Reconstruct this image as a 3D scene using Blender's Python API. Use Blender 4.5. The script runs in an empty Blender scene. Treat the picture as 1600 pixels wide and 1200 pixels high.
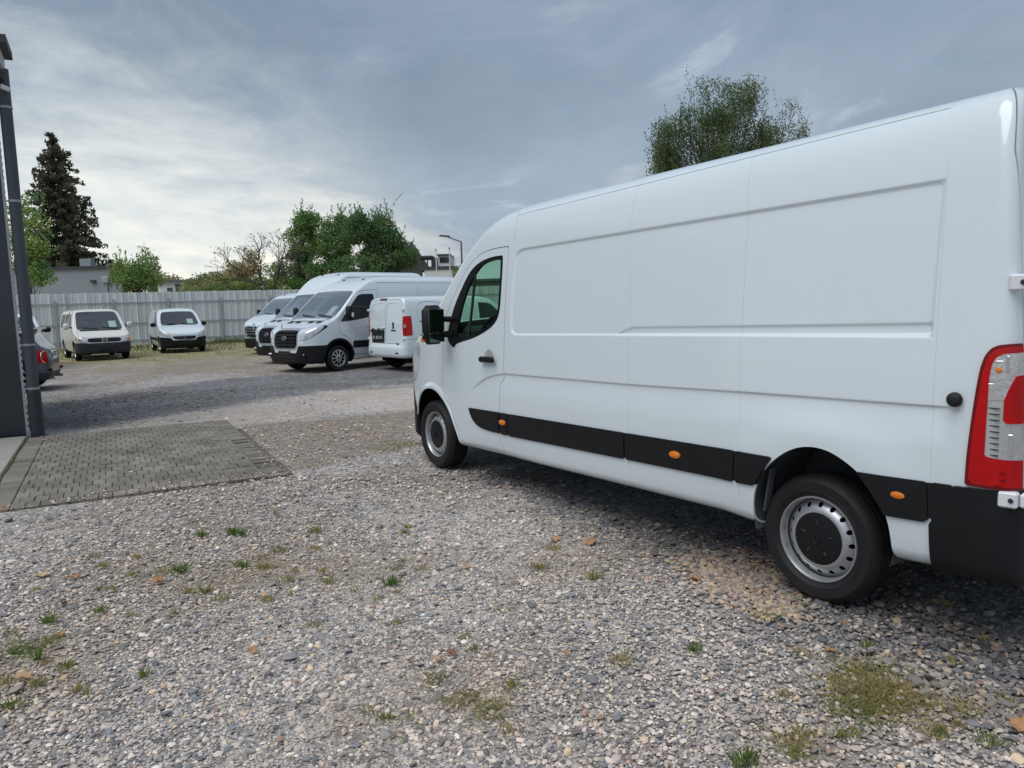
import bpy, math, random, time
import numpy as np
from mathutils import Matrix, Vector
T0=time.time()
R=math.radians
sc=bpy.context.scene; COL=sc.collection
rng=np.random.default_rng(7); random.seed(7)

# ------------------------------------------------------------------ camera
cd=bpy.data.cameras.new('camera'); cam=bpy.data.objects.new('camera',cd); COL.objects.link(cam); sc.camera=cam
F_PX,PITCH,ROLL,EYE=1177.,.1072,.0296,1.635
def cam_axes():
    fw=np.array([0,math.cos(PITCH),-math.sin(PITCH)]); up=np.array([0,math.sin(PITCH),math.cos(PITCH)]); rt=np.array([1.,0,0])
    return rt*math.cos(ROLL)-up*math.sin(ROLL), up*math.cos(ROLL)+rt*math.sin(ROLL), fw
_r,_u,_f=cam_axes()
cam.matrix_world=Matrix(((_r[0],_u[0],-_f[0],0),(_r[1],_u[1],-_f[1],0),(_r[2],_u[2],-_f[2],EYE),(0,0,0,1)))
cd.sensor_width=36; cd.lens=F_PX/1600*36; cd.clip_start=.05; cd.clip_end=3000
# ------------------------------------------------------------------ sky and sun (overcast daylight)
SUN_AZ=R(225); SUN_EL=R(60)      # compass direction the soft light comes from (0 = +Y, clockwise)
w=bpy.data.worlds.new('World'); sc.world=w; w.use_nodes=True
def build_sky():
    nt=w.node_tree; N=nt.nodes; L=nt.links; N.clear()
    def nd(t,**k):
        n=N.new(t)
        for a,b in k.items(): setattr(n,a,b)
        return n
    def m(op,a,b=None,c=None,clamp=False):
        n=nd('ShaderNodeMath',operation=op,use_clamp=clamp)
        for i,v in enumerate((a,b,c)):
            if v is None: continue
            if isinstance(v,(int,float)): n.inputs[i].default_value=v
            else: L.new(v,n.inputs[i])
        return n.outputs[0]
    def ss(v,a,b):
        n=nd('ShaderNodeMapRange',interpolation_type='SMOOTHSTEP'); L.new(v,n.inputs[0]); n.inputs[1].default_value=a; n.inputs[2].default_value=b; return n.outputs[0]
    def mix(f,a,b):
        n=nd('ShaderNodeMix',data_type='RGBA')
        for i,v in ((0,f),(6,a),(7,b)):
            if isinstance(v,(int,float)): n.inputs[i].default_value=v
            elif isinstance(v,tuple): n.inputs[i].default_value=(*v,1)
            else: L.new(v,n.inputs[i])
        return n.outputs[2]
    tc=nd('ShaderNodeTexCoord'); sx=nd('ShaderNodeSeparateXYZ'); L.new(tc.outputs['Generated'],sx.inputs[0])
    z=sx.outputs[2]; zz=m('MAXIMUM',z,0.0); den=m('ADD',zz,.16)
    cx=m('DIVIDE',sx.outputs[0],den); cy=m('DIVIDE',sx.outputs[1],den)
    cb=nd('ShaderNodeCombineXYZ'); L.new(cx,cb.inputs[0]); L.new(cy,cb.inputs[1])
    def noise(scale,det,rough,off,dist=0.):
        mp=nd('ShaderNodeMapping'); L.new(cb.outputs[0],mp.inputs[0]); mp.inputs[1].default_value=off; mp.inputs[3].default_value=(1,.75,1); mp.inputs[2].default_value=(0,0,.5)
        n=nd('ShaderNodeTexNoise'); L.new(mp.outputs[0],n.inputs['Vector']); n.inputs['Scale'].default_value=scale; n.inputs['Detail'].default_value=det; n.inputs['Roughness'].default_value=rough; n.inputs['Distortion'].default_value=dist
        return n.outputs[0]
    big=noise(.55,3,.5,(3.1,1.7,0),.6); mid=noise(1.25,9,.58,(7.7,2.2,0),1.4); fine=noise(3.4,9,.62,(1.3,9.2,0),1.0)
    sky=nd('ShaderNodeTexSky',sky_type='NISHITA',sun_disc=False,sun_elevation=SUN_EL,sun_rotation=SUN_AZ)
    # cloud deck, colours are radiance x10 (background strength is 0.1)
    deck=mix(ss(big,.36,.64),(1.52,1.98,2.60),(2.15,2.70,3.42))
    deck=mix(m('MULTIPLY',ss(mid,.42,.66),.42),deck,(2.75,3.3,4.05))
    deck=mix(m('MULTIPLY',ss(mid,.58,.76),m('MULTIPLY',ss(fine,.36,.62),.6)),deck,(4.9,5.3,5.8))
    deck=mix(m('MULTIPLY',ss(fine,.48,.74),.22),deck,(1.75,2.3,3.05))
    # thinner, lit cloud low in the west (ahead and to the left)
    ln=nd('ShaderNodeVectorMath',operation='DOT_PRODUCT'); L.new(tc.outputs['Generated'],ln.inputs[0]); ln.inputs[1].default_value=(-.50,.866,.0)
    az=ss(ln.outputs['Value'],.885,.998)
    wob=m('MULTIPLY_ADD',mid,.44,-.22); wob2=m('MULTIPLY_ADD',fine,.22,-.11)
    el=m('ADD',m('ADD',z,wob),wob2)
    low=ss(el,.36,.10); vlow=ss(el,.15,-.02)
    glow=m('MULTIPLY',low,m('MULTIPLY_ADD',az,.90,.08),clamp=True)
    c=mix(glow,deck,(5.7,5.95,5.8))
    c=mix(m('MULTIPLY',vlow,m('MULTIPLY_ADD',az,.64,.30)),c,(7.2,7.0,6.2))
    c=mix(.94,sky.outputs[0],c)
    bg=nd('ShaderNodeBackground'); L.new(c,bg.inputs[0]); bg.inputs[1].default_value=.1
    out=nd('ShaderNodeOutputWorld'); L.new(bg.outputs[0],out.inputs[0])
build_sky()
sl=bpy.data.lights.new('sun','SUN'); sun=bpy.data.objects.new('sun',sl); COL.objects.link(sun)
sl.energy=1.5; sl.angle=R(52); sl.color=(1,.985,.965)
sd=Vector((math.sin(SUN_AZ)*math.cos(SUN_EL),math.cos(SUN_AZ)*math.cos(SUN_EL),math.sin(SUN_EL)))
sun.rotation_euler=sd.to_track_quat('Z','Y').to_euler(); sun.location=(0,0,30)
sc.view_settings.view_transform='Standard'; sc.view_settings.look='None'; sc.view_settings.exposure=.56; sc.view_settings.gamma=1; sc.view_settings.use_curve_mapping=False
sc.render.engine='CYCLES'; sc.cycles.max_bounces=8; sc.cycles.transparent_max_bounces=16

# ------------------------------------------------------------------ helpers
def tag(o,label=None,cat=None,group=None,kind=None):
    if label: o['label']=label
    if cat: o['category']=cat
    if group: o['group']=group
    if kind: o['kind']=kind
    return o
def empty(name,loc,rz=0.,label=None,cat=None,group=None):
    o=bpy.data.objects.new(name,None); COL.objects.link(o); o.location=loc; o.rotation_euler=(0,0,rz); o.empty_display_size=.3
    return tag(o,label,cat,group)
def mesh(name,V,faces,mat,parent=None,normals=None,smooth=False,loc=None,col=None):
    """faces: list of index arrays (n,k) or ragged lists"""
    me=bpy.data.meshes.new(name); V=np.asarray(V,np.float32).reshape(-1,3)
    if isinstance(faces,np.ndarray): faces=[faces]
    idx=[];tot=[]
    for f in faces:
        if isinstance(f,np.ndarray) and f.ndim==2:
            idx.append(f.ravel()); tot.append(np.full(len(f),f.shape[1]))
        elif len(f):
            idx.append(np.concatenate([np.asarray(q) for q in f])); tot.append(np.array([len(q) for q in f]))
    idx=np.concatenate(idx).astype(np.int32); tot=np.concatenate(tot).astype(np.int32)
    me.vertices.add(len(V)); me.vertices.foreach_set('co',V.ravel())
    me.loops.add(len(idx)); me.loops.foreach_set('vertex_index',idx)
    me.polygons.add(len(tot)); me.polygons.foreach_set('loop_start',np.concatenate([[0],np.cumsum(tot)[:-1]]).astype(np.int32))
    me.update(calc_edges=True); me.validate()
    me.polygons.foreach_set('use_smooth',np.full(len(me.polygons),bool(smooth) or normals is not None))
    if col is not None:
        a=me.color_attributes.new('col','FLOAT_COLOR','POINT'); c=np.ones((len(V),4),np.float32); c[:,:col.shape[1]]=col; a.data.foreach_set('color',c.ravel())
    if normals is not None and len(me.vertices)==len(normals): me.normals_split_custom_set_from_vertices([tuple(n) for n in normals])
    me.materials.append(mat)
    o=bpy.data.objects.new(name,me); COL.objects.link(o)
    if parent is not None: o.parent=parent
    if loc is not None: o.location=loc
    return o
class MB:
    """small mesh collector: boxes, tubes, lathes, prisms"""
    def __init__(s): s.V=[];s.F=[]
    def add(s,V,F):
        b=len(s.V); s.V+= [tuple(v) for v in V]; s.F+=[[b+i for i in f] for f in F]; return s
    def box(s,c,d,M=None,bev=0.):
        x,y,z=[q/2 for q in d]
        if bev<=0:
            V=[(a*x,b*y,e*z) for a in (-1,1) for b in (-1,1) for e in (-1,1)]; F=[(0,1,3,2),(4,6,7,5),(0,4,5,1),(2,3,7,6),(0,2,6,4),(1,5,7,3)]
        else:
            bv=min(bev,x*.95,y*.95,z*.95); V=[];ix={}
            for a in (-1,1):
                for b in (-1,1):
                    for e in (-1,1):
                        for k,(p,q,r) in enumerate(((x,y-bv,z-bv),(x-bv,y,z-bv),(x-bv,y-bv,z))):
                            ix[a,b,e,k]=len(V); V.append((a*p,b*q,e*r))
            F=[]
            for a in (-1,1):
                F.append([ix[a,-1,-1,0],ix[a,1,-1,0],ix[a,1,1,0],ix[a,-1,1,0]][::a])
                F.append([ix[-1,a,-1,1],ix[-1,a,1,1],ix[1,a,1,1],ix[1,a,-1,1]][::a])
                F.append([ix[-1,-1,a,2],ix[1,-1,a,2],ix[1,1,a,2],ix[-1,1,a,2]][::a])
            for a in (-1,1):
                for b in (-1,1):
                    g=a*b
                    F.append([ix[a,b,-1,0],ix[a,b,-1,1],ix[a,b,1,1],ix[a,b,1,0]][::g])
                    F.append([ix[a,-1,b,2],ix[a,-1,b,0],ix[a,1,b,0],ix[a,1,b,2]][::g])
                    F.append([ix[-1,a,b,1],ix[-1,a,b,2],ix[1,a,b,2],ix[1,a,b,1]][::g])
                    for e in (-1,1): F.append([ix[a,b,e,0],ix[a,b,e,1],ix[a,b,e,2]][::g*e])
        V=[Vector(v) for v in V]
        if M is not None: V=[M@v for v in V]
        return s.add([v+Vector(c) for v in V],F)
    def tube(s,P,rad,n=8,caps=True):
        P=[Vector(p) for p in P]; m=len(P)
        if isinstance(rad,(int,float)): rad=[rad]*m
        V=[];F=[]; up=None
        for i in range(m):
            t=(P[min(i+1,m-1)]-P[max(i-1,0)]).normalized()
            if up is None: up=Vector((0,0,1)) if abs(t.z)<.9 else Vector((1,0,0))
            a=t.cross(up).normalized(); b=a.cross(t).normalized(); up=b
            for k in range(n):
                q=2*math.pi*k/n; V.append(P[i]+(a*math.cos(q)+b*math.sin(q))*rad[i])
        for i in range(m-1):
            for k in range(n): F.append((i*n+k,i*n+(k+1)%n,(i+1)*n+(k+1)%n,(i+1)*n+k))
        if caps: F+= [tuple(range(n))[::-1],tuple(range((m-1)*n,m*n))]
        return s.add(V,F)
    def prism(s,poly,h,M):
        """poly (u,v) extruded along local z by h, placed by matrix M"""
        n=len(poly); V=[M@Vector((u,v,0)) for u,v in poly]+[M@Vector((u,v,h)) for u,v in poly]
        return s.add(V,[tuple(range(n))[::-1],tuple(range(n,2*n))]+[(i,(i+1)%n,n+(i+1)%n,n+i) for i in range(n)])
    def lathe_y(s,prof,c,n=48,sgn=1,closed=False):
        """prof (r,y) turned about the y axis through c; sgn flips y"""
        V=[];F=[];m=len(prof)
        for r_,y in prof:
            for k in range(n):
                q=2*math.pi*k/n; V.append((c[0]+r_*math.cos(q),c[1]+sgn*y,c[2]+r_*math.sin(q)))
        for i in range(m if closed else m-1):
            j=(i+1)%m
            for k in range(n):
                f=(i*n+k,i*n+(k+1)%n,j*n+(k+1)%n,j*n+k); F.append(f if sgn<0 else f[::-1])
        return s.add(V,F)
    def build(s,name,mat,parent=None,smooth=False,loc=None):
        o=mesh(name,s.V,[s.F],mat,parent,smooth=False,loc=loc)
        if smooth:
            me=o.data; me.polygons.foreach_set('use_smooth',np.ones(len(me.polygons),bool))
            try: me.set_sharp_from_angle(angle=R(smooth if smooth is not True else 40))
            except Exception: pass
        return o
def rotM(rx=0,ry=0,rz=0): return Matrix.Rotation(rz,4,'Z')@Matrix.Rotation(ry,4,'Y')@Matrix.Rotation(rx,4,'X')

# ------------------------------------------------------------------ materials
MAT={}
def pm(name,col,rough=.5,metal=0.,coat=0.,spec=.5,var=0.,vscale=6.,bump=0.,bscale=60.,trans=0.,attr=False,emit=None,rvar=0.):
    m=bpy.data.materials.new(name); m.use_nodes=True; nt=m.node_tree; N=nt.nodes; L=nt.links; b=N['Principled BSDF']
    b.inputs['Base Color'].default_value=(*col,1); b.inputs['Roughness'].default_value=rough; b.inputs['Metallic'].default_value=metal
    b.inputs['Coat Weight'].default_value=coat; b.inputs['Coat Roughness'].default_value=.04; b.inputs['Specular IOR Level'].default_value=spec
    tc=N.new('ShaderNodeTexCoord')
    if var or rvar:
        n=N.new('ShaderNodeTexNoise'); n.inputs['Scale'].default_value=vscale; n.inputs['Detail'].default_value=6; n.inputs['Roughness'].default_value=.6; L.new(tc.outputs['Object'],n.inputs['Vector'])
    if attr:
        a=N.new('ShaderNodeAttribute'); a.attribute_name='col'; L.new(a.outputs['Color'],b.inputs['Base Color'])
    elif var:
        x=N.new('ShaderNodeMix'); x.data_type='RGBA'; L.new(n.outputs[0],x.inputs[0]); x.inputs[6].default_value=(*[c*(1-var) for c in col],1); x.inputs[7].default_value=(*[min(1,c*(1+var)) for c in col],1); L.new(x.outputs[2],b.inputs['Base Color'])
    if rvar:
        q=N.new('ShaderNodeMapRange'); L.new(n.outputs[0],q.inputs[0]); q.inputs[1].default_value=.3; q.inputs[2].default_value=.7; q.inputs[3].default_value=max(0,rough-rvar); q.inputs[4].default_value=min(1,rough+rvar); L.new(q.outputs[0],b.inputs['Roughness'])
    if bump:
        n2=N.new('ShaderNodeTexNoise'); n2.inputs['Scale'].default_value=bscale; n2.inputs['Detail'].default_value=4; L.new(tc.outputs['Object'],n2.inputs['Vector'])
        bp=N.new('ShaderNodeBump'); bp.inputs['Strength'].default_value=bump; bp.inputs['Distance'].default_value=.01; L.new(n2.outputs[0],bp.inputs['Height']); L.new(bp.outputs[0],b.inputs['Normal'])
    if trans:
        t=N.new('ShaderNodeBsdfTranslucent'); s=N.new('ShaderNodeMixShader'); s.inputs[0].default_value=trans
        if attr: L.new(a.outputs['Color'],t.inputs[0])
        else: t.inputs[0].default_value=(*col,1)
        L.new(b.outputs[0],s.inputs[1]); L.new(t.outputs[0],s.inputs[2]); L.new(s.outputs[0],N['Material Output'].inputs[0])
    MAT[name]=m; return m
def glass(name,tint,refl=1.):
    m=bpy.data.materials.new(name); m.use_nodes=True; nt=m.node_tree; N=nt.nodes; L=nt.links; N.remove(N['Principled BSDF'])
    t=N.new('ShaderNodeBsdfTransparent'); t.inputs[0].default_value=(*tint,1); g=N.new('ShaderNodeBsdfGlossy'); g.inputs['Roughness'].default_value=.01
    f=N.new('ShaderNodeLayerWeight'); p5=N.new('ShaderNodeMath'); p5.operation='POWER'; p5.inputs[1].default_value=5.; L.new(f.outputs[1],p5.inputs[0]); ma=N.new('ShaderNodeMath'); ma.operation='MULTIPLY_ADD'; ma.inputs[1].default_value=.96; ma.inputs[2].default_value=.04; L.new(p5.outputs[0],ma.inputs[0])
    k=N.new('ShaderNodeMath'); k.operation='MULTIPLY'; k.use_clamp=True; k.inputs[1].default_value=refl; L.new(ma.outputs[0],k.inputs[0])
    s=N.new('ShaderNodeMixShader'); L.new(k.outputs[0],s.inputs[0]); L.new(t.outputs[0],s.inputs[1]); L.new(g.outputs[0],s.inputs[2]); L.new(s.outputs[0],N['Material Output'].inputs[0])
    MAT[name]=m; return m
pm('paint',(.705,.775,.805),.22,coat=.8,spec=.5,var=.015,vscale=1.5,rvar=.04)
pm('paint_cream',(.70,.69,.635),.35,coat=.4,var=.05,vscale=3.)
pm('paint_grey',(.085,.095,.115),.3,metal=.3,coat=.6)
pm('plastic',(.010,.0105,.012),.5,spec=.25,var=.2,vscale=9,bump=.15,bscale=300)
pm('plastic_grey',(.032,.034,.040),.55,spec=.3,var=.15,bump=.1,bscale=200)
pm('plastic_gloss',(.010,.010,.011),.18)
pm('seal',(.012,.012,.013),.7)
pm('rubber',(.013,.013,.014),.6,spec=.35,var=.3,vscale=14,bump=.3,bscale=120)
pm('liner',(.085,.092,.10),.8,var=.25,vscale=10)
pm('under',(.006,.006,.007),.95,spec=.1)
pm('steel_rim',(.50,.51,.53),.38,metal=.75,var=.08,vscale=20)
pm('chrome',(.75,.76,.78),.12,metal=1.)
pm('alloy',(.55,.56,.58),.3,metal=.8)
pm('white_plastic',(.72,.73,.75),.4)
pm('lamp_red',(.46,.002,.004),.06,coat=0.,spec=.35,var=.35,vscale=9)
pm('lamp_red_dark',(.16,.002,.003),.12,spec=.4)
pm('lamp_clear',(.62,.63,.64),.10,metal=.7,coat=.6,var=.25,vscale=34,bump=.15,bscale=45)
pm('lamp_orange',(.75,.20,.01),.25,coat=.6,var=.1,vscale=40)
pm('head_lamp',(.66,.70,.74),.10,metal=.25,coat=1.,var=.35,vscale=16)
pm('grey_ribs',(.42,.43,.42),.35,var=.1)
pm('interior',(.02,.021,.023),.8)
pm('seat_cloth',(.05,.055,.06),.9,var=.2,bump=.2,bscale=200)
pm('paper',(.78,.82,.80),.7)
pm('plate_black',(.02,.02,.022),.4)
pm('mirror_glass',(.10,.16,.12),.03,metal=1.)
glass('glass_green',(.58,.80,.66),.9); glass('glass_dark',(.20,.24,.23),1.5); glass('glass_wind',(.74,.86,.80),5.0); glass('glass_clear',(.72,.90,.78),1.)
# ------------------------------------------------------------------ hull maths
def crv(pts, n=6, closed=True):
    """Catmull-Rom through pts; a point given as (x,y,1) is a hard corner"""
    P=[np.array(q[:2],float) for q in pts]; C=[len(q)>2 for q in pts]; N=len(P); out=[]
    for i in range(N if closed else N-1):
        p1,p2=P[i],P[(i+1)%N]; d=np.linalg.norm(p2-p1)
        p0=P[i-1] if (i>0 or closed) else p1; p3=P[(i+2)%N] if (i+2<N or closed) else p2
        m1=np.zeros(2) if C[i] else (p2-p0)/max(1e-9,np.linalg.norm(p1-p0)+d)*d
        m2=np.zeros(2) if C[(i+1)%N] else (p3-p1)/max(1e-9,np.linalg.norm(p3-p2)+d)*d
        if C[i]: m1=(p2-p1)
        if C[(i+1)%N]: m2=(p2-p1)
        for k in range(n):
            t=k/n; out.append((2*t**3-3*t*t+1)*p1+(t**3-2*t*t+t)*m1+(-2*t**3+3*t*t)*p2+(t**3-t*t)*m2)
    if not closed: out.append(P[-1])
    return np.array(out)
def psdf(poly, X, Y):
    poly=np.asarray(poly,float); X=np.asarray(X,float); Y=np.asarray(Y,float)
    d=np.full(X.shape,1e9); ins=np.zeros(X.shape,bool); N=len(poly)
    for i in range(N):
        ax,ay=poly[i-1]; bx,by=poly[i]; ex,ey=bx-ax,by-ay; L=ex*ex+ey*ey
        if L<1e-14: continue
        wx,wy=X-ax,Y-ay; t=np.clip((wx*ex+wy*ey)/L,0,1)
        d=np.minimum(d,(wx-t*ex)**2+(wy-t*ey)**2)
        if ey!=0:
            c=((ay>Y)!=(by>Y)); ins^=c&(X<ex*(Y-ay)/ey+ax)
    d=np.sqrt(d); return np.where(ins,-d,d)
class Grid2:
    def __init__(s, poly, g, pad=.2, blur=2):
        poly=np.asarray(poly); s.lo=poly.min(0)-pad; hi=poly.max(0)+pad; s.g=g
        n=np.ceil((hi-s.lo)/g).astype(int)+1
        X,Y=np.meshgrid(s.lo[0]+g*np.arange(n[0]),s.lo[1]+g*np.arange(n[1]),indexing='ij')
        v=psdf(poly,X,Y)
        for _ in range(blur):
            for ax in (0,1):
                q=np.pad(v,[(1,1) if a==ax else (0,0) for a in (0,1)],mode='reflect',reflect_type='odd')
                v=(q.take(range(0,v.shape[ax]),ax)+2*v+q.take(range(2,v.shape[ax]+2),ax))/4
        s.v=v
    def __call__(s,x,y):
        a=(x-s.lo[0])/s.g; b=(y-s.lo[1])/s.g
        ac=np.clip(a,0,s.v.shape[0]-1.001); bc=np.clip(b,0,s.v.shape[1]-1.001)
        i=ac.astype(int); j=bc.astype(int); u=ac-i; w=bc-j; v=s.v
        r=(v[i,j]*(1-u)+v[i+1,j]*u)*(1-w)+(v[i,j+1]*(1-u)+v[i+1,j+1]*u)*w
        return r+s.g*np.hypot(a-ac,b-bc)
class Body:
    """smooth hull: rounded intersection of side (x,z), front (|y|,z) and plan (x,|y|) outlines, meshed with surface nets (half y>0)"""
    def __init__(s, side, front, plan, r=.08, vox=.035, disp=None, blur=3, mesh=True, voxx=None):
        front=np.asarray(front); plan=np.asarray(plan)
        fm=np.vstack([front,(front*[-1,1])[::-1]]); pm=np.vstack([plan,(plan*[1,-1])[::-1]])
        g=min(vox*.5,.012) if vox<.02 else vox*.5
        s.S,s.F,s.P=Grid2(side,g,blur=blur),Grid2(fm,g,blur=blur),Grid2(pm,g,blur=blur)
        s.r=r; s.disp=disp; side=np.asarray(side)
        if not mesh: return
        h=np.array([voxx or vox,vox,vox]); lo=np.array([side[:,0].min()-2*h[0],-1.5*vox,side[:,1].min()-2*vox]); hi=np.array([side[:,0].max()+2*h[0],plan[:,1].max()+2*vox,side[:,1].max()+2*vox])
        n=np.ceil((hi-lo)/h).astype(int)+1
        ax=[lo[i]+h[i]*np.arange(n[i]) for i in range(3)]
        XX,ZZ=np.meshgrid(ax[0],ax[2],indexing='ij'); a=s.S(XX,ZZ)[:,None,:]
        YY,ZZ=np.meshgrid(ax[1],ax[2],indexing='ij'); b=s.F(np.abs(YY),ZZ)[None]
        XX,YY=np.meshgrid(ax[0],ax[1],indexing='ij'); c=s.P(XX,np.abs(YY))[:,:,None]
        v=s.comb(a,b,c,np.broadcast_to(ax[0][:,None,None],n)) .astype(np.float32)
        ins=v<0; m=[n[0]-1,n[1]-1,n[2]-1]
        cnt=np.zeros(m,np.int8)
        for i in (0,1):
            for j in (0,1):
                for k in (0,1): cnt+=ins[i:i+m[0],j:j+m[1],k:k+m[2]]
        act=np.argwhere((cnt>0)&(cnt<8)); idx=np.full(m,-1,np.int32); idx[tuple(act.T)]=np.arange(len(act))
        cs=np.array([[i,j,k] for i in (0,1) for j in (0,1) for k in (0,1)])
        cv=np.stack([v[tuple((act+o).T)] for o in cs],1).astype(float)
        acc=np.zeros((len(act),3)); num=np.zeros(len(act))
        for p in range(8):
            for q in range(p+1,8):
                if np.abs(cs[p]-cs[q]).sum()!=1: continue
                x=(cv[:,p]<0)!=(cv[:,q]<0); t=np.where(x,cv[:,p]/np.where(x,cv[:,p]-cv[:,q],1),0)
                acc+=x[:,None]*(cs[p]+t[:,None]*(cs[q]-cs[p])); num+=x
        s.V=lo+h*(act+acc/num[:,None])
        F=[]
        for d in range(3):
            e1,e2=[(1,2),(2,0),(0,1)][d]
            A=ins.take(range(0,n[d]-1),d); B=ins.take(range(1,n[d]),d)
            for flip in (0,1):
                ed=np.argwhere(A&~B if not flip else ~A&B)
                ed=ed[(ed[:,e1]>0)&(ed[:,e2]>0)&(ed[:,e1]<n[e1]-1)&(ed[:,e2]<n[e2]-1)]
                if not len(ed): continue
                o1=np.zeros(3,int);o1[e1]=1;o2=np.zeros(3,int);o2[e2]=1
                q=np.stack([idx[tuple((ed-o1-o2).T)],idx[tuple((ed-o2).T)],idx[tuple(ed.T)],idx[tuple((ed-o1).T)]],1)
                F.append(q if not flip else q[:,::-1])
        s.Q=np.vstack(F); s.V=s.project(s.V,6); s.E={}; s.V=list(s.V) and s.V
        s.extra=[]
    def comb(s,a,b,c,x=None):
        r=s.r if not callable(s.r) else s.r(x)
        return np.minimum(np.maximum(np.maximum(a,b),c),-r)+np.sqrt(np.maximum(a+r,0)**2+np.maximum(b+r,0)**2+np.maximum(c+r,0)**2)
    def phi(s,P):
        y=np.abs(P[:,1]); return s.comb(s.S(P[:,0],P[:,2]),s.F(y,P[:,2]),s.P(P[:,0],y),P[:,0])
    def grad(s,P,e=.006):
        g=np.zeros_like(P)
        for i in range(3):
            d=np.zeros(3); d[i]=e; g[:,i]=(s.phi(P+d)-s.phi(P-d))/(2*e)
        return g
    def project(s,P,it=2):
        for _ in range(it):
            g=s.grad(P); P=P-(s.phi(P)/np.maximum((g*g).sum(1),.05))[:,None]*g
        return P
# ------------------------------------------------------------------ carving of hulls into panels
def _norm(n): return n/np.maximum(np.linalg.norm(n,axis=1,keepdims=True),1e-9)
def body_start(s):
    s.V=np.asarray(s.V); p=dict(Q=s.Q,L=[])
    _,p=carve(s,p,lambda P:P[:,1]-.0)      # keep y>0
    return p
def used(p):
    a=[p['Q'].ravel()] if len(p['Q']) else []
    if p['L']: a.append(np.concatenate([np.asarray(q) for q in p['L']]))
    return np.unique(np.concatenate(a)).astype(int) if a else np.zeros(0,int)
def carve(s,p,fn):
    """split a part along fn(P)=0 -> (inside, outside); new vertices are put on the hull"""
    u=used(p); E_=dict(Q=np.zeros((0,4),int),L=[])
    if not len(u): return E_,E_
    val=np.zeros(len(s.V)); val[u]=fn(s.V[u]); val[u]=np.where(np.abs(val[u])<1e-6,1e-6,val[u])
    nb=len(s.V); newv=[]; key={}
    def cut(i,j):
        k=(i,j) if i<j else (j,i)
        if k not in key:
            t=val[i]/(val[i]-val[j]); key[k]=nb+len(newv); newv.append(s.V[i]+(s.V[j]-s.V[i])*t)
        return key[k]
    iL=[];oL=[]
    def clip(f):
        a=[];b=[]; n=len(f)
        for q in range(n):
            i,j=f[q],f[(q+1)%n]; (a if val[i]<0 else b).append(i)
            if (val[i]<0)!=(val[j]<0):
                c=cut(i,j); a.append(c); b.append(c)
        if len(a)>2: iL.append(a)
        if len(b)>2: oL.append(b)
    Q=p['Q']
    if len(Q):
        k=(val[Q]<0).sum(1); iQ=Q[k==4]; oQ=Q[k==0]
        for f in Q[(k>0)&(k<4)].tolist(): clip(f)
    else: iQ=oQ=Q
    for f in p['L']:
        k=sum(val[i]<0 for i in f)
        if k==len(f): iL.append(f)
        elif k==0: oL.append(f)
        else: clip(f)
    if newv:
        nv=s.project(np.array(newv),1); z=np.array(newv)[:,1]==0; nv[z,1]=0
        s.V=np.vstack([s.V,nv])
    return dict(Q=iQ,L=iL),dict(Q=oQ,L=oL)
def split(s,p,fn):
    a,b=carve(s,p,fn); return dict(Q=np.vstack([a['Q'],b['Q']]),L=a['L']+b['L'])
def surf(s,P,disp=True):
    n=_norm(s.grad(P)); 
    if s.disp is None or not disp: return P,n
    d=s.disp(P); g=np.zeros_like(P); e=.0015
    for i in range(3):
        o=np.zeros(3); o[i]=e; g[:,i]=(s.disp(P+o)-s.disp(P-o))/(2*e)
    g-= (g*n).sum(1,keepdims=True)*n
    return P+n*d[:,None],_norm(n-g)
def build_part(s,p,name,mat,root,off=0.,skirt=0.,halves='LR',post=None,disp=True):
    """one mesh for the wanted halves (L = left = -y)"""
    u=used(p)
    if not len(u): return None
    mp=np.full(len(s.V),-1); mp[u]=np.arange(len(u))
    P,n=surf(s,s.V[u],disp); P=P+n*off
    Q=mp[p['Q']]; Ls=[[mp[i] for i in f] for f in p['L']]
    V=[P];NN=[n];FQ=[Q] ; FL=list(Ls); nb=len(P)
    if skirt:
        ec={}
        for f in Q.tolist()+Ls:
            for k in range(len(f)):
                i,j=f[k],f[(k+1)%len(f)]
                if (j,i) in ec: del ec[(j,i)]
                else: ec[(i,j)]=1
        be=np.array([e for e in ec if not (abs(P[e[0],1])<1e-4 and abs(P[e[1],1])<1e-4)])
        if len(be):
            i,j=be[:,0],be[:,1]; t=_norm(P[j]-P[i]); sn=_norm(np.cross(t,n[i]))
            A,B=P[i],P[j]; A2,B2=A-n[i]*skirt,B-n[j]*skirt
            # share normals along the rim so it shades as a rolled edge
            acc=np.zeros_like(P); np.add.at(acc,i,sn); np.add.at(acc,j,sn); acc=_norm(acc)
            m=len(be); V.append(np.vstack([A,B,B2,A2])); NN.append(np.vstack([acc[i],acc[j],acc[j],acc[i]]))
            FQ.append(np.stack([nb+m+np.arange(m),nb+np.arange(m),nb+3*m+np.arange(m),nb+2*m+np.arange(m)],1))
    P=np.vstack(V);n=np.vstack(NN);Q=np.vstack(FQ)
    oV=[];oN=[];oQ=[];oL=[];b=0
    for h in halves:
        if h=='R': v,nn,q,l=P,n,Q,FL
        else: v,nn,q,l=P*[1,-1,1],n*[1,-1,1],Q[:,::-1],[f[::-1] for f in FL]
        oV.append(v);oN.append(nn);oQ.append(q+b);oL+= [[i+b for i in f] for f in l]; b+=len(v)
    V=np.vstack(oV);n=np.vstack(oN)
    if post: V,n=post(V,n)
    return mesh(name,V,[np.vstack(oQ),oL],mat,root,normals=n)
def SP(poly,ymin=.3):
    poly=np.asarray(poly,float); return lambda P: np.maximum(psdf(poly,P[:,0],P[:,2]),ymin-P[:,1])
def FP(poly,xmax): 
    poly=np.asarray(poly,float); return lambda P: np.maximum(psdf(poly,P[:,1],P[:,2]),P[:,0]-xmax)
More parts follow.
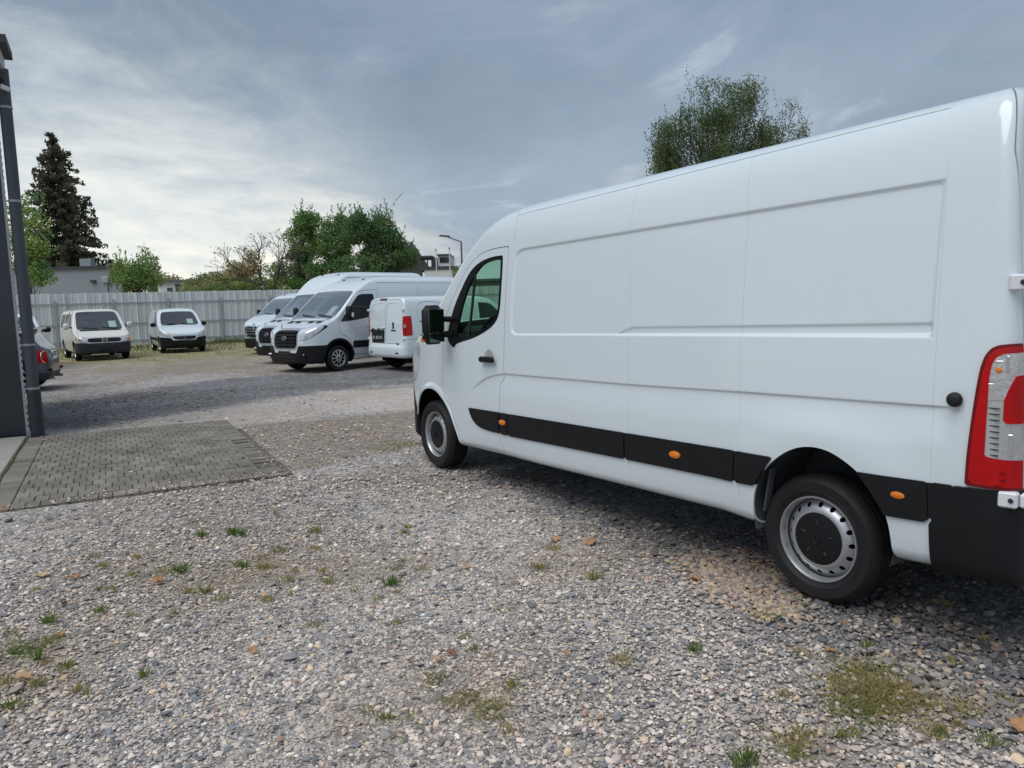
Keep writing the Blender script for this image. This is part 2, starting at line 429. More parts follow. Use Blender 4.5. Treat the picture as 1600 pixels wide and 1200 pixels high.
def RP(poly,xmin):
    poly=np.asarray(poly,float); return lambda P: np.maximum(psdf(poly,P[:,1],P[:,2]),xmin-P[:,0])
def CIRC(x,z,r,ymin=.3): return lambda P: np.maximum(np.hypot(P[:,0]-x,P[:,2]-z)-r,ymin-P[:,1])
def run_ops(s,ops,root,post=None,halves='LR',rest=None,part=None):
    """ops: (name, region, material, offset, skirt, gap, mode) mode: both=one mesh, sides=one per side, hole=cut away"""
    p=part if part is not None else body_start(s); made={}
    for op in ops:
        name,reg,mat,off,sk,gap,mode=op
        if gap:
            a,p2=carve(s,p,lambda P:reg(P)-gap); ring,inn=carve(s,a,lambda P:-(reg(P)+gap)); p=p2
            build_part(s,ring,'seam',MAT['seal'],root,-.008,0,halves,post)
        else: inn,p=carve(s,p,reg)
        if mode=='hole': continue
        for hs in ([halves] if mode=='both' else list(halves)):
            o=build_part(s,inn,name,MAT[mat],root,off,sk,hs,post); made[name+hs]=o
            if o is not None and gap: pass
        made[name]=inn
    if rest: made['_rest']=build_part(s,p,rest[0],MAT[rest[1]],root,0,.012,halves,post)
    return p,made

# ------------------------------------------------------------------ wheels
def polar_disc(rs,ys,n,holes,depth,name,mat,parent,c,sgn):
    """turned dish with real holes; holes: fn(r,ang)->negative inside"""
    m=len(rs); ang=2*np.pi*np.arange(n)/n
    Rr=np.repeat(rs,n); Y=np.repeat(ys,n); A=np.tile(ang,m)
    val=holes(Rr,A) if holes else np.ones(m*n)
    V=[(a,b,c_) for a,b,c_ in zip(Rr,Y,A)]; F=[]; key={}
    def cut(i,j):
        k=(min(i,j),max(i,j))
        if k not in key:
            t=val[i]/(val[i]-val[j]); r0,y0,a0=V[i]; r1,y1,a1=V[j]
            d=(a1-a0+np.pi)%(2*np.pi)-np.pi
            key[k]=len(V); V.append((r0+(r1-r0)*t,y0+(y1-y0)*t,a0+d*t))
        return key[k]
    for i in range(m-1):
        for k in range(n):
            f=[i*n+k,i*n+(k+1)%n,(i+1)*n+(k+1)%n,(i+1)*n+k]; ins=[val[q]<0 for q in f]
            if not any(ins): F.append(f)
            elif not all(ins):
                b=[]
                for q in range(4):
                    x,y=f[q],f[(q+1)%4]
                    if val[x]>=0: b.append(x)
                    if (val[x]<0)!=(val[y]<0): b.append(cut(x,y))
                if len(b)>2: F.append(b)
    W=[(c[0]+r*math.cos(a),c[1]+sgn*y,c[2]+r*math.sin(a)) for r,y,a in V]
    if sgn>0: F=[f[::-1] for f in F]
    mb=MB(); mb.V=W; mb.F=F
    if depth:
        ec={}
        for f in F:
            for k in range(len(f)):
                i,j=f[k],f[(k+1)%len(f)]
                if (j,i) in ec: del ec[(j,i)]
                else: ec[(i,j)]=1
        for i,j in list(ec):
            b=len(mb.V); mb.V+=[(W[j][0],W[j][1]-sgn*depth,W[j][2]),(W[i][0],W[i][1]-sgn*depth,W[i][2])]; mb.F.append([j,i,b+1,b][::1])
    return mb.build(name,mat,parent,smooth=50)
def wheel(parent,x,y,r,wd,rr,sgn,style,z=None,n=72):
    """tyre with rim and cap; sgn=+1 outer face towards +y"""
    z=r-.006 if z is None else z; c=(x,y,z); h=wd/2
    prof=[(rr*.97,-h*.62),(rr*1.02,-h*.86),(rr+(r-rr)*.45,-h*1.04),(r*.945,-h*.93),(r*.985,-h*.76)]
    for g in (-.5,-.17,.17,.5):
        prof+=[(r,h*(g-.055)),(r-.010,h*(g-.045)),(r-.010,h*(g+.045)),(r,h*(g+.055))]
    prof+=[(r*.985,h*.76),(r*.965,h*.86),(r*.935,h*.94),(rr+(r-rr)*.74,h*1.02),(rr+(r-rr)*.70,h*1.05),(rr+(r-rr)*.67,h*1.045),(rr+(r-rr)*.48,h*1.05),(rr+(r-rr)*.30,h*1.01),(rr+(r-rr)*.28,h*1.03),(rr+(r-rr)*.25,h*1.02),(rr+(r-rr)*.2,h*.97),(rr*1.03,h*.88),(rr*.98,h*.80),(rr*.90,h*.3),(rr*.90,-h*.6)]
    mb=MB(); mb.lathe_y(prof,c,n,sgn,closed=True)
    V=np.array(mb.V); m=len(prof)
    for i,(a,b) in enumerate(prof):      # shoulder lugs
        if a>r*.955:
            for k in range(n):
                if abs(b)>h*.6 and k%2==0:
                    q=i*n+k; d=V[q]-np.array(c); V[q]=np.array(c)+d*[.982,1,.982]
    mb.V=[tuple(v) for v in V]
    t=mb.build('wheel',MAT['rubber'],parent,smooth=35)
    if style=='steel':
        k=rr/.224
        polar_disc(np.array([.227,.224,.219,.214,.211,.208,.205])*k,h*.80+np.array([.004,.012,.012,.004,-.012,-.035,-.046]),n,None,0,'rim',MAT['steel_rim'],t,c,sgn)
        rs=np.linspace(.206,.120,28)*k; ys=h*.80-.045+np.interp(rs/k,[.120,.140,.152,.165,.178,.19,.20,.206],[.036,.044,.042,.035,.025,.012,.003,0])
        nh=16; hole=lambda r_,a: np.hypot(r_-.179*k,((a*nh/(2*np.pi)+.5)%1-.5)*2*np.pi/nh*.179*k)-.0130*k
        polar_disc(rs,ys,224,hole,.006,'rim',MAT['steel_rim'],t,c,sgn)
        mb=MB(); mb.lathe_y([(0,h*.8+.012),(.05*k,h*.8+.011),(.11*k,h*.8+.006),(.136*k,h*.8+.001),(.143*k,h*.8-.012)],c,40,sgn); cap=mb.build('hub_cap',MAT['plastic'],t,smooth=50)
        mb=MB()
        for q in range(5):
            a=2*math.pi*q/5+.3; mb.box((c[0]+.085*k*math.cos(a),c[1]+sgn*(h*.8+.0095),c[2]+.085*k*math.sin(a)),(.026,.006,.012),rotM(ry=-a),.003)
        mb.build('nut_cover',MAT['plastic_grey'],cap,smooth=True)
        mb=MB()                           # lozenge emblem
        for s1,s2 in ((1,1),(1,-1),(-1,1),(-1,-1)):
            mb.tube([(c[0]+s1*.018*k,c[1]+sgn*(h*.8+.014),c[2]),(c[0],c[1]+sgn*(h*.8+.014),c[2]+s2*.027*k)],.0045*k,6)
        mb.build('emblem',MAT['plastic_gloss'],cap)
    else:
        ns={'spoke10':10,'alloy5':5,'cover':12}[style]; mt=MAT['alloy']
        polar_disc(np.array([1.0,.985,.95,.92])*rr,h*.80+np.array([.0,.008,.006,-.01]),48,None,0,'rim',mt,t,c,sgn)
        rs=np.linspace(.925,.12,16)*rr; ys=h*.80-.012+.02*(1-(rs/rr)**2)
        wdt={'spoke10':.30,'alloy5':.30,'cover':.20}[style]
        def hole(r_,a):
            f=np.abs((a*ns/(2*np.pi))%1-.5)*2      # 0 mid gap .. 1 spoke
            return np.maximum.reduce([(f-(1-wdt))*.5*r_*2*np.pi/ns, r_-.86*rr, .42*rr-r_])
        polar_disc(rs,ys,160,hole,.012,'rim',mt,t,c,sgn)
        mb=MB(); mb.lathe_y([(0,h*.8+.012),(.10*rr,h*.8+.012),(.13*rr,h*.8+.005)],c,20,sgn); mb.build('hub_cap',MAT['plastic_grey'],t,smooth=True)
    mb=MB(); mb.lathe_y([(0,-h*.2),(rr*.9,-h*.2),(rr*.9,-h*.5)],c,32,sgn); mb.build('brake',MAT['under'],t)
    return t
def arch_liner(root,x,z,r,y0,y1,sgn,mat='liner',name='wheel_arch_liner',a0=-20,a1=200):
    mb=MB(); n=24; V=[];F=[]
    for k in range(n+1):
        a=R(a0+(a1-a0)*k/n)
        for y in (y0,y1): V.append((x+r*math.cos(a),sgn*y,z+r*math.sin(a)))
    V.append((x,sgn*y0,z)); 
    for k in range(n): F.append((2*k,2*k+1,2*k+3,2*k+2)); F.append((2*k,2*k+2,len(V)-1))
    mb.add(V,F); return mb.build(name,MAT[mat],root,smooth=50)
def seats(root,x,z,ys,back=.62,wd=.48,mat='seat_cloth'):
    for y in ys:
        mb=MB(); mb.box((x,y,z),(.48,wd,.16),None,.05); mb.box((x+.27,y,z+.36),(.15,wd*.96,back),rotM(ry=.2),.05); mb.box((x+.36,y,z+.36+back*.5+.10),(.11,.26,.19),rotM(ry=.15),.04)
        mb.build('seat',MAT[mat],root,smooth=50)
# ------------------------------------------------------------------ ground of the yard
def ray_dir(px,py): return _f+_r*((px-800)/F_PX)-_u*((py-600)/F_PX)
def gp(px,py,z=0.):
    d=ray_dir(px,py); t=(z-EYE)/d[2]; return np.array([d[0]*t,d[1]*t])
def pt(px,py,dist):
    """world point seen at that place of the picture, dist metres ahead"""
    d=ray_dir(px,py); t=dist/d[1]; return Vector((d[0]*t,dist,EYE+d[2]*t))
def gpoly(*q): return np.array([gp(*a) for a in q])
D1=np.array([.47,-.883]); D2=np.array([.883,.47])          # directions of the hall and its paving
PAVE0=np.array([-6.38,10.16])                                # paving corner at the downpipe
PL,PW=4.42,2.42
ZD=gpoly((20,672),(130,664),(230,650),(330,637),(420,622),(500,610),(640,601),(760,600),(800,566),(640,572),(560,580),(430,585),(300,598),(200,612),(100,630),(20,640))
ZL=gpoly((60,690),(200,676),(420,655),(650,638),(720,630),(720,602),(640,603),(500,612),(330,640),(230,654),(60,672))
ZS=gpoly((365,668),(470,657),(560,648),(650,641),(650,690),(600,705),(530,712),(460,742),(430,730))
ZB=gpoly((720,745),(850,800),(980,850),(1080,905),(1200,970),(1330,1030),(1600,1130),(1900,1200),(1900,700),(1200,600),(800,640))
ZP=gpoly((1080,880),(1180,870),(1230,930),(1260,960),(1200,955),(1110,920))
FA=np.array([-21.1,38.]); FD=np.array([.894,.447])           # fence line
def sstep(a,b,v): t=np.clip((v-a)/(b-a),0,1); return t*t*(3-2*t)
def lown(x,y,s,k=0):
    return (np.sin(x*s*1.3+1.7+k)+np.sin(y*s*1.1+.6+2*k)+np.sin((x+y)*s*.83+2.9*k)+np.sin((x-1.6*y)*s*.57+k))/4
def zones(x,y):
    n=.35*lown(x,y,1.9)+.15*lown(x,y,5.3,1)
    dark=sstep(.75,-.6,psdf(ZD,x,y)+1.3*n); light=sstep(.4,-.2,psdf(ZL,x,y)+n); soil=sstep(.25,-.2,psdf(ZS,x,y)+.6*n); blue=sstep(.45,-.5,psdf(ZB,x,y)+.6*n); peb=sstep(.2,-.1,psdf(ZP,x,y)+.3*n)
    df=(x-FA[0])*FD[1]*-1+(y-FA[1])*FD[0]                      # <0 on our side of the fence
    grass=sstep(-24,-8.0,df+2.2*lown(x,y,.45,5)+1.6*lown(x,y,.9,2)+.8*lown(x,y,2.7,3))*sstep(16,21,y)
    soil=np.maximum(soil,.72*sstep(16,22,y)*(.8+.5*lown(x,y,.8,4))*(1-dark))
    return dark,light,soil,blue,peb,grass
DRY=[(*gp(a,b),r_,k) for a,b,r_,k in ((400,890,.55,.8),(250,880,.45,.6),(520,900,.5,.6),(620,880,.4,.4),(60,1020,.32,1.),(20,1080,.3,1.),(120,990,.3,.6),(760,1090,.25,.9),(640,1060,.3,.6),(560,1120,.25,.5),(1380,1080,.26,1.),(1250,1150,.2,.8),(1500,1100,.22,.8),(900,880,.35,.6),(1010,870,.3,.4),(480,830,.5,.4),(300,840,.4,.4))]
def dryness(x,y):
    d=np.zeros(np.shape(x))
    for a,b,r_,k in DRY: d=np.maximum(d,k*np.exp(-((x-a)**2+(y-b)**2)/(r_*r_)))
    return np.clip(d*(1+.6*lown(x,y,6.,1)+.5*lown(x,y,15.,2)),0,1)
def build_ground():
    def axis(lo,hi,st,far): 
        a=np.arange(lo,hi+1e-6,st); g=[]; d=st
        while (sum(g)<far): d*=1.5; g.append(d)
        c=np.cumsum(g); return np.concatenate([lo-c[::-1],a,hi+c])
    xs=axis(-26,10,.22,900); ys=axis(-1,46,.22,1500); ys=ys[ys>-80]
    X,Y=np.meshgrid(xs,ys,indexing='ij'); x=X.ravel(); y=Y.ravel(); z=.012*lown(x,y,1.1)*(np.hypot(x,y)<60)
    # the ground under tyres and paving stays level
    V=np.stack([x,y,z-.012],1); n,m=len(xs),len(ys)
    I=np.arange(n*m).reshape(n,m); Q=np.stack([I[:-1,:-1],I[1:,:-1],I[1:,1:],I[:-1,1:]],-1).reshape(-1,4)
    mt=bpy.data.materials.new('gravel_ground'); mt.use_nodes=True; nt=mt.node_tree; N=nt.nodes; L=nt.links; b=N['Principled BSDF']; b.inputs['Roughness'].default_value=.92; b.inputs['Specular IOR Level'].default_value=.25
    def nd(t,**k):
        q=N.new(t)
        for a_,b_ in k.items(): setattr(q,a_,b_)
        return q
    tc=nd('ShaderNodeTexCoord')
    def vor(sc_,feat='F1'):
        v=nd('ShaderNodeTexVoronoi',feature=feat); v.inputs['Scale'].default_value=sc_; L.new(tc.outputs['Object'],v.inputs['Vector']); return v
    def noi(sc_,det=5,ro=.6):
        v=nd('ShaderNodeTexNoise'); v.inputs['Scale'].default_value=sc_; v.inputs['Detail'].default_value=det; v.inputs['Roughness'].default_value=ro; L.new(tc.outputs['Object'],v.inputs['Vector']); return v.outputs[0]
    def mix(f,a,c,bl='MIX'):
        q=nd('ShaderNodeMix',data_type='RGBA',blend_type=bl)
        for i,v in ((0,f),(6,a),(7,c)):
            if isinstance(v,(int,float)): q.inputs[i].default_value=v
            elif isinstance(v,tuple): q.inputs[i].default_value=(*v,1)
            else: L.new(v,q.inputs[i])
        return q.outputs[2]
    def math_(op,a,c=None):
        q=nd('ShaderNodeMath',operation=op)
        for i,v in ((0,a),(1,c)):
            if v is None: continue
            if isinstance(v,(int,float)): q.inputs[i].default_value=v
            else: L.new(v,q.inputs[i])
        return q.outputs[0]
    def mr(v,a,c,d=0.,e=1.):
        q=nd('ShaderNodeMapRange',interpolation_type='SMOOTHSTEP'); L.new(v,q.inputs[0])
        for i,k in enumerate((a,c,d,e)): q.inputs[i+1].default_value=k
        return q.outputs[0]
    def ramp(v,st):
        q=nd('ShaderNodeValToRGB'); L.new(v,q.inputs[0]); e=q.color_ramp.elements
        e[0].position,e[0].color=st[0][0],(*st[0][1],1); e[1].position,e[1].color=st[1][0],(*st[1][1],1)
        for p_,c_ in st[2:]:
            k=e.new(p_); k.color=(*c_,1)
        return q.outputs[0]
    za=nd('ShaderNodeAttribute'); za.attribute_name='zone'; zs=nd('ShaderNodeSeparateColor'); L.new(za.outputs['Color'],zs.inputs[0])
    zb=nd('ShaderNodeAttribute'); zb.attribute_name='zone2'; zs2=nd('ShaderNodeSeparateColor'); L.new(zb.outputs['Color'],zs2.inputs[0])
    v1=vor(62); v2=vor(140); s1=nd('ShaderNodeSeparateColor'); L.new(v1.outputs['Color'],s1.inputs[0]); s2=nd('ShaderNodeSeparateColor'); L.new(v2.outputs['Color'],s2.inputs[0])
    pal=[(0,(.14,.145,.16)),(1,(.78,.73,.68)),(.22,(.30,.30,.315)),(.42,(.46,.43,.405)),(.68,(.60,.545,.51))]
    c1=ramp(s1.outputs[0],pal); c2=ramp(s2.outputs[0],pal); st=mix(.5,c1,c2)
    st=mix(math_('MULTIPLY',mr(v1.outputs['Distance'],.25,.75),.35),st,(.09,.085,.08))
    st=mix(mr(noi(.55,5),.38,.62),st,mix(1.,st,(.80,.76,.71),'MULTIPLY')); v3=vor(17); s3=nd('ShaderNodeSeparateColor'); L.new(v3.outputs['Color'],s3.inputs[0]); g3=nd('ShaderNodeCombineColor'); q3=mr(s3.outputs[0],0,1,.66,1.30); [L.new(q3,g3.inputs[i_]) for i_ in range(3)]; st=mix(.85,st,mix(1.,st,g3.outputs[0],'MULTIPLY')); st=mix(mr(noi(7.,5,.7),.42,.66),st,mix(1.,st,(1.22,1.20,1.17),'MULTIPLY')); st=mix(mr(noi(11.,5,.75),.55,.70),st,mix(1.,st,(.62,.62,.64),'MULTIPLY'))
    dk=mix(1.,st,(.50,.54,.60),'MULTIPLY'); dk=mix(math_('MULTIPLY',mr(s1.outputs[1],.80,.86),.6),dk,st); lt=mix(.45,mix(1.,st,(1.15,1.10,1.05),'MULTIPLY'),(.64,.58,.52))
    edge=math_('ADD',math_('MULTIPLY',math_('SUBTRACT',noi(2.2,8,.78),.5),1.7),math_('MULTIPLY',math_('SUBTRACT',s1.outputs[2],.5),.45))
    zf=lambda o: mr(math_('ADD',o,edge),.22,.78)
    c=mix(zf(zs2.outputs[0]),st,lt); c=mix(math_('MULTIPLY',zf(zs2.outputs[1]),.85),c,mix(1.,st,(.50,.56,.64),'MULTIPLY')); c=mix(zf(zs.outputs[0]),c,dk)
    soil=mix(mr(noi(9,6,.7),.35,.65),(.17,.132,.10),(.345,.275,.205)); soil=mix(math_('MULTIPLY',mr(s2.outputs[0],.72,.78),.8),soil,st); c=mix(math_('MULTIPLY',zf(zs.outputs[1]),.9),c,soil)
    c=mix(math_('MULTIPLY',zs2.outputs[2],.75),c,mix(mr(noi(30,4,.7),.35,.65),(.20,.15,.09),(.36,.29,.19)))
    gr=mix(mr(noi(1.4,6,.65),.38,.62),(.40,.325,.215),(.20,.205,.085)); gr=mix(mr(noi(14,4,.7),.4,.7),gr,(.30,.27,.14)); c=mix(zf(zs.outputs[2]),c,gr)
    L.new(c,b.inputs['Base Color'])
    h=math_('SUBTRACT',math_('MULTIPLY',v1.outputs['Distance'],-.9),math_('MULTIPLY',v2.outputs['Distance'],.4)); h=math_('ADD',h,math_('MULTIPLY',s1.outputs[1],.7))
    bp=nd('ShaderNodeBump'); bp.inputs['Strength'].default_value=.8; bp.inputs['Distance'].default_value=.012; L.new(h,bp.inputs['Height']); L.new(bp.outputs[0],b.inputs['Normal'])
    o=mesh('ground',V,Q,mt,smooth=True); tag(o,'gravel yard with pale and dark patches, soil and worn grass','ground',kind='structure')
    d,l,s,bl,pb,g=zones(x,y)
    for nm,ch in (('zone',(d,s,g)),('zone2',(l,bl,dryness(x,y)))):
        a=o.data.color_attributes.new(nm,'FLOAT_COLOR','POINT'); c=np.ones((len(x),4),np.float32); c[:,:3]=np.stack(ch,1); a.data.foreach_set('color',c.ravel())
build_ground()
def in_pave(x,y,pad=0.):
    a=(x-PAVE0[0])*D1[0]+(y-PAVE0[1])*D1[1]; b=(x-PAVE0[0])*D2[0]+(y-PAVE0[1])*D2[1]
    return (a>-pad)&(a<PL+pad)&(b<PW+pad)&(b>-4)
ico_t=(1+5**.5)/2
ICO=np.array([(-1,ico_t,0),(1,ico_t,0),(-1,-ico_t,0),(1,-ico_t,0),(0,-1,ico_t),(0,1,ico_t),(0,-1,-ico_t),(0,1,-ico_t),(ico_t,0,-1),(ico_t,0,1),(-ico_t,0,-1),(-ico_t,0,1)],float)/math.hypot(1,ico_t)
ICF=np.array([(0,11,5),(0,5,1),(0,1,7),(0,7,10),(0,10,11),(1,5,9),(5,11,4),(11,10,2),(10,7,6),(7,1,8),(3,9,4),(3,4,2),(3,2,6),(3,6,8),(3,8,9),(4,9,5),(2,4,11),(6,2,10),(8,6,7),(9,8,1)])
def rot_rand(n,tilt=.5):
    a=rng.uniform(0,2*np.pi,n); t=rng.normal(0,tilt,n); b=rng.uniform(0,2*np.pi,n)
    ca,sa,ct,st,cb,sb=np.cos(a),np.sin(a),np.cos(t),np.sin(t),np.cos(b),np.sin(b)
    Rz=np.stack([np.stack([ca,-sa,0*a],-1),np.stack([sa,ca,0*a],-1),np.stack([0*a,0*a,1+0*a],-1)],-2)
    Rx=np.stack([np.stack([1+0*a,0*a,0*a],-1),np.stack([0*a,ct,-st],-1),np.stack([0*a,st,ct],-1)],-2)
    Rb=np.stack([np.stack([cb,-sb,0*a],-1),np.stack([sb,cb,0*a],-1),np.stack([0*a,0*a,1+0*a],-1)],-2)
    return Rz@Rx@Rb
PALS=np.array([(.105,.11,.125),(.15,.165,.19),(.20,.205,.22),(.27,.265,.265),(.34,.315,.30),(.40,.36,.335),(.47,.435,.405),(.52,.49,.455),(.45,.37,.27),(.28,.20,.17)])
def build_stones():
    P=[]
    for (y0,y1,dens) in ((1.9,3.2,5600),(3.2,4.4,4300),(4.4,5.6,2900),(5.6,7.4,1300),(7.4,10.5,330),(10.5,16,90)):
        xa,xb=-.80*y1-.9,.80*y1+1.2; n=int((y1-y0)*(xb-xa)*dens); x=rng.uniform(xa,xb,n); y=rng.uniform(y0,y1,n)
        k=(x>-.74*y-.7)&(x<.74*y+1.1)&~in_pave(x,y,-.012-.30*(rng.random(n)<.05)-.16*(rng.random(n)<.14)-.06*(rng.random(n)<.40)); 
        xl=(x-.019)*math.sin(.5803)-(y-8.033)*math.cos(.5803); yl=-(x-.019)*math.cos(.5803)-(y-8.033)*math.sin(.5803)
        k&=~((np.abs(yl)<.55)&(xl>-.6)&(xl<5.2)&(rng.random(n)<.8))&~((yl<-.4))
        P.append(np.stack([x[k],y[k]],1))
    P=np.vstack(P); n=len(P); x,y=P.T; d,l,s,bl,pb,g=zones(x,y)
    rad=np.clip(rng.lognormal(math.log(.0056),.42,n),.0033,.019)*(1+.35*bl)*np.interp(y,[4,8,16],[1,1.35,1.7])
    chip=rng.random(n)<.035+.05*bl; rad=np.where(chip,rad*1.7,rad); pe=rng.random(n)<pb*.85+.03*bl; rad=np.where(pe,rng.uniform(.011,.020,n),rad)
    sc3=np.stack([rad*rng.uniform(.9,1.5,n),rad*rng.uniform(.75,1.15,n),rad*rng.uniform(.36,.68,n)],1); sc3[chip,2]*=.6
    V=ICO[None]*(1+rng.normal(0,.13,(n,12,1))); V=V*sc3[:,None,:]; V=np.einsum('nij,nkj->nki',rot_rand(n,.35),V); 
    V[:,:,0]+=x[:,None]; V[:,:,1]+=y[:,None]; V[:,:,2]+=(-.010+rad*rng.uniform(.1,.65,n)+np.where(in_pave(x,y,.004),.028,0))[:,None]
    pr=np.array([.05,.08,.11,.16,.19,.17,.12,.07,.03,.02]); ci=rng.choice(10,n,p=pr); prb=np.array([.18,.22,.20,.15,.08,.06,.04,.03,.03,.01])
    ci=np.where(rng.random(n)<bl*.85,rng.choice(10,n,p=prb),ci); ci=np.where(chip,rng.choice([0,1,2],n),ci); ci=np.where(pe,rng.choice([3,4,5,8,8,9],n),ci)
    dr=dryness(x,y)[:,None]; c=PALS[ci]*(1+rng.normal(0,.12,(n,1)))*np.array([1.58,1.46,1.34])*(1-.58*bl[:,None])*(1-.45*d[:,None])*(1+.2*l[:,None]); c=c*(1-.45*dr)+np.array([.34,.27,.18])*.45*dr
    F=(ICF[None]+12*np.arange(n)[:,None,None]).reshape(-1,3)
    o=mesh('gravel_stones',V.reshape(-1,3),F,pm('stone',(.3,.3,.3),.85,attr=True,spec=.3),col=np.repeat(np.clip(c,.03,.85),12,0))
    tag(o,'loose mixed gravel of pinkish, grey and blue stones covering the yard','gravel',kind='stuff'); print('stones',n)
build_stones()
# ------------------------------------------------------------------ block paving, threshold slab
def build_paving():
    rz=math.atan2(D2[1],D2[0]); base=empty('brick_paving',(PAVE0[0],PAVE0[1],-.013),rz); tag(base,'grey concrete block paving beside the dark hall','paving',kind='structure')
    # local: +x along D2, -y towards the camera (D1)
    mb=MB(); mb.box((PW/2-.12,-PL/2+.03,-.012),(PW+.20,PL-.10,.03)); mb.build('paving_bed',pm('joint_soil',(.13,.115,.085),.95,var=.4,vscale=8),base)
    mt=bpy.data.materials.new('paver'); mt.use_nodes=True; N=mt.node_tree.nodes; L=mt.node_tree.links; b=N['Principled BSDF']; b.inputs['Roughness'].default_value=.85
    oi=N.new('ShaderNodeObjectInfo'); at=N.new('ShaderNodeAttribute'); at.attribute_name='col'; ge=N.new('ShaderNodeNewGeometry'); n1=N.new('ShaderNodeTexNoise'); n1.inputs['Scale'].default_value=2.1; n1.inputs['Detail'].default_value=6; L.new(ge.outputs['Position'],n1.inputs['Vector'])
    n2=N.new('ShaderNodeTexNoise'); n2.inputs['Scale'].default_value=70; n2.inputs['Detail'].default_value=4; L.new(ge.outputs['Position'],n2.inputs['Vector'])
    rp=N.new('ShaderNodeValToRGB'); e=rp.color_ramp.elements; e[0].position=.3; e[0].color=(.145,.128,.102,1); e[1].position=.72; e[1].color=(.255,.228,.188,1); L.new(n1.outputs[0],rp.inputs[0])
    m1=N.new('ShaderNodeMix'); m1.data_type='RGBA'; m1.blend_type='MULTIPLY'; m1.inputs[0].default_value=1; L.new(rp.outputs[0],m1.inputs[6])
    r2=N.new('ShaderNodeMapRange'); L.new(oi.outputs['Random'],r2.inputs[0]); r2.inputs[3].default_value=.80; r2.inputs[4].default_value=1.18; L.new(r2.outputs[0],m1.inputs[7])
    m2=N.new('ShaderNodeMix'); m2.data_type='RGBA'; m2.blend_type='OVERLAY'; m2.inputs[0].default_value=.55; L.new(m1.outputs[2],m2.inputs[6]); L.new(n2.outputs[0],m2.inputs[7]); L.new(m2.outputs[2],b.inputs['Base Color'])
    bp=N.new('ShaderNodeBump'); bp.inputs['Strength'].default_value=.4; bp.inputs['Distance'].default_value=.003; L.new(n2.outputs[0],bp.inputs['Height']); L.new(bp.outputs[0],b.inputs['Normal'])
    pm('paver_flare',(.25,.18,.14),.85,var=.25,vscale=20)  # reddish lens flare put into the colour of the front left border bricks
    bw,bl=.112,.210; spots=[]
    nr=int(PL/bl); nc=int(PW/bw)
    nc=int((PW-.21)/bw); XE=nc*bw
    for r_ in range(nr):
        y=-(r_+.5)*bl
        if r_%2==0: spots+=[((c+.5)*bw,y,0) for c in range(nc)]
        else: spots+=[((c+1)*bw,y,0) for c in range(nc-1)]+[(bw*.25,y,2),(XE-bw*.25,y,2)]
    for r_ in range(int(nr*bl/.1075)): spots.append((XE+.104,-(r_+.5)*.1075,3))
    for r_ in range(int(nr*bl/.1075)): spots.append((-.105,-(r_+.5)*.1075,1)); 
    q=[]
    for x,y,k in spots:
        wx,wy=PAVE0+D2*x-D1*y*1.0 if False else PAVE0+D2*x+D1*(-y)
        q.append((math.hypot(wx,wy),x,y,k))
    q.sort()
    tmpl=None; tm={}
    for k,dm in ((0,(bw-.007,bl-.011,.06)),(1,(.199,.0985,.06)),(3,(.199,.0985,.06)),(2,(bw/2-.007,bl-.011,.06))):
        mb=MB(); mb.box((0,0,0),dm,None,.004); tm[k]=mb
    first={}; restV=[]; restF=[]; nbig=0
    for dd,x,y,k in q:
        z=rng.normal(0,.0018)-(abs(rng.normal(0,.011)) if k==3 else 0)-(.012*sstep(PW-.9,PW,x)*rng.random()); red=(y<-PL+.22 and x<.0)
        jx,jy,jr=rng.normal(0,.0012),rng.normal(0,.0012),rng.normal(0,.008)
        if nbig<300:
            key=(k,red)
            if key not in first:
                o=tm[k].build('brick',MAT['paver_flare'] if red else mt,base); first[key]=o
            else:
                o=first[key].copy(); COL.objects.link(o); o.parent=base
            o.location=(x+jx,y+jy,z); o.rotation_euler=(rng.normal(0,.006),rng.normal(0,.006),jr); nbig+=1
        else:
            b0=len(restV); restV+=[(v[0]+x+jx,v[1]+y+jy,v[2]+z) for v in tm[k].V]; restF+=[[i+b0 for i in f] for f in tm[k].F]
    mb=MB(); mb.V=restV; mb.F=restF; o=mb.build('bricks',mt,base); o['kind']='stuff'
build_paving()
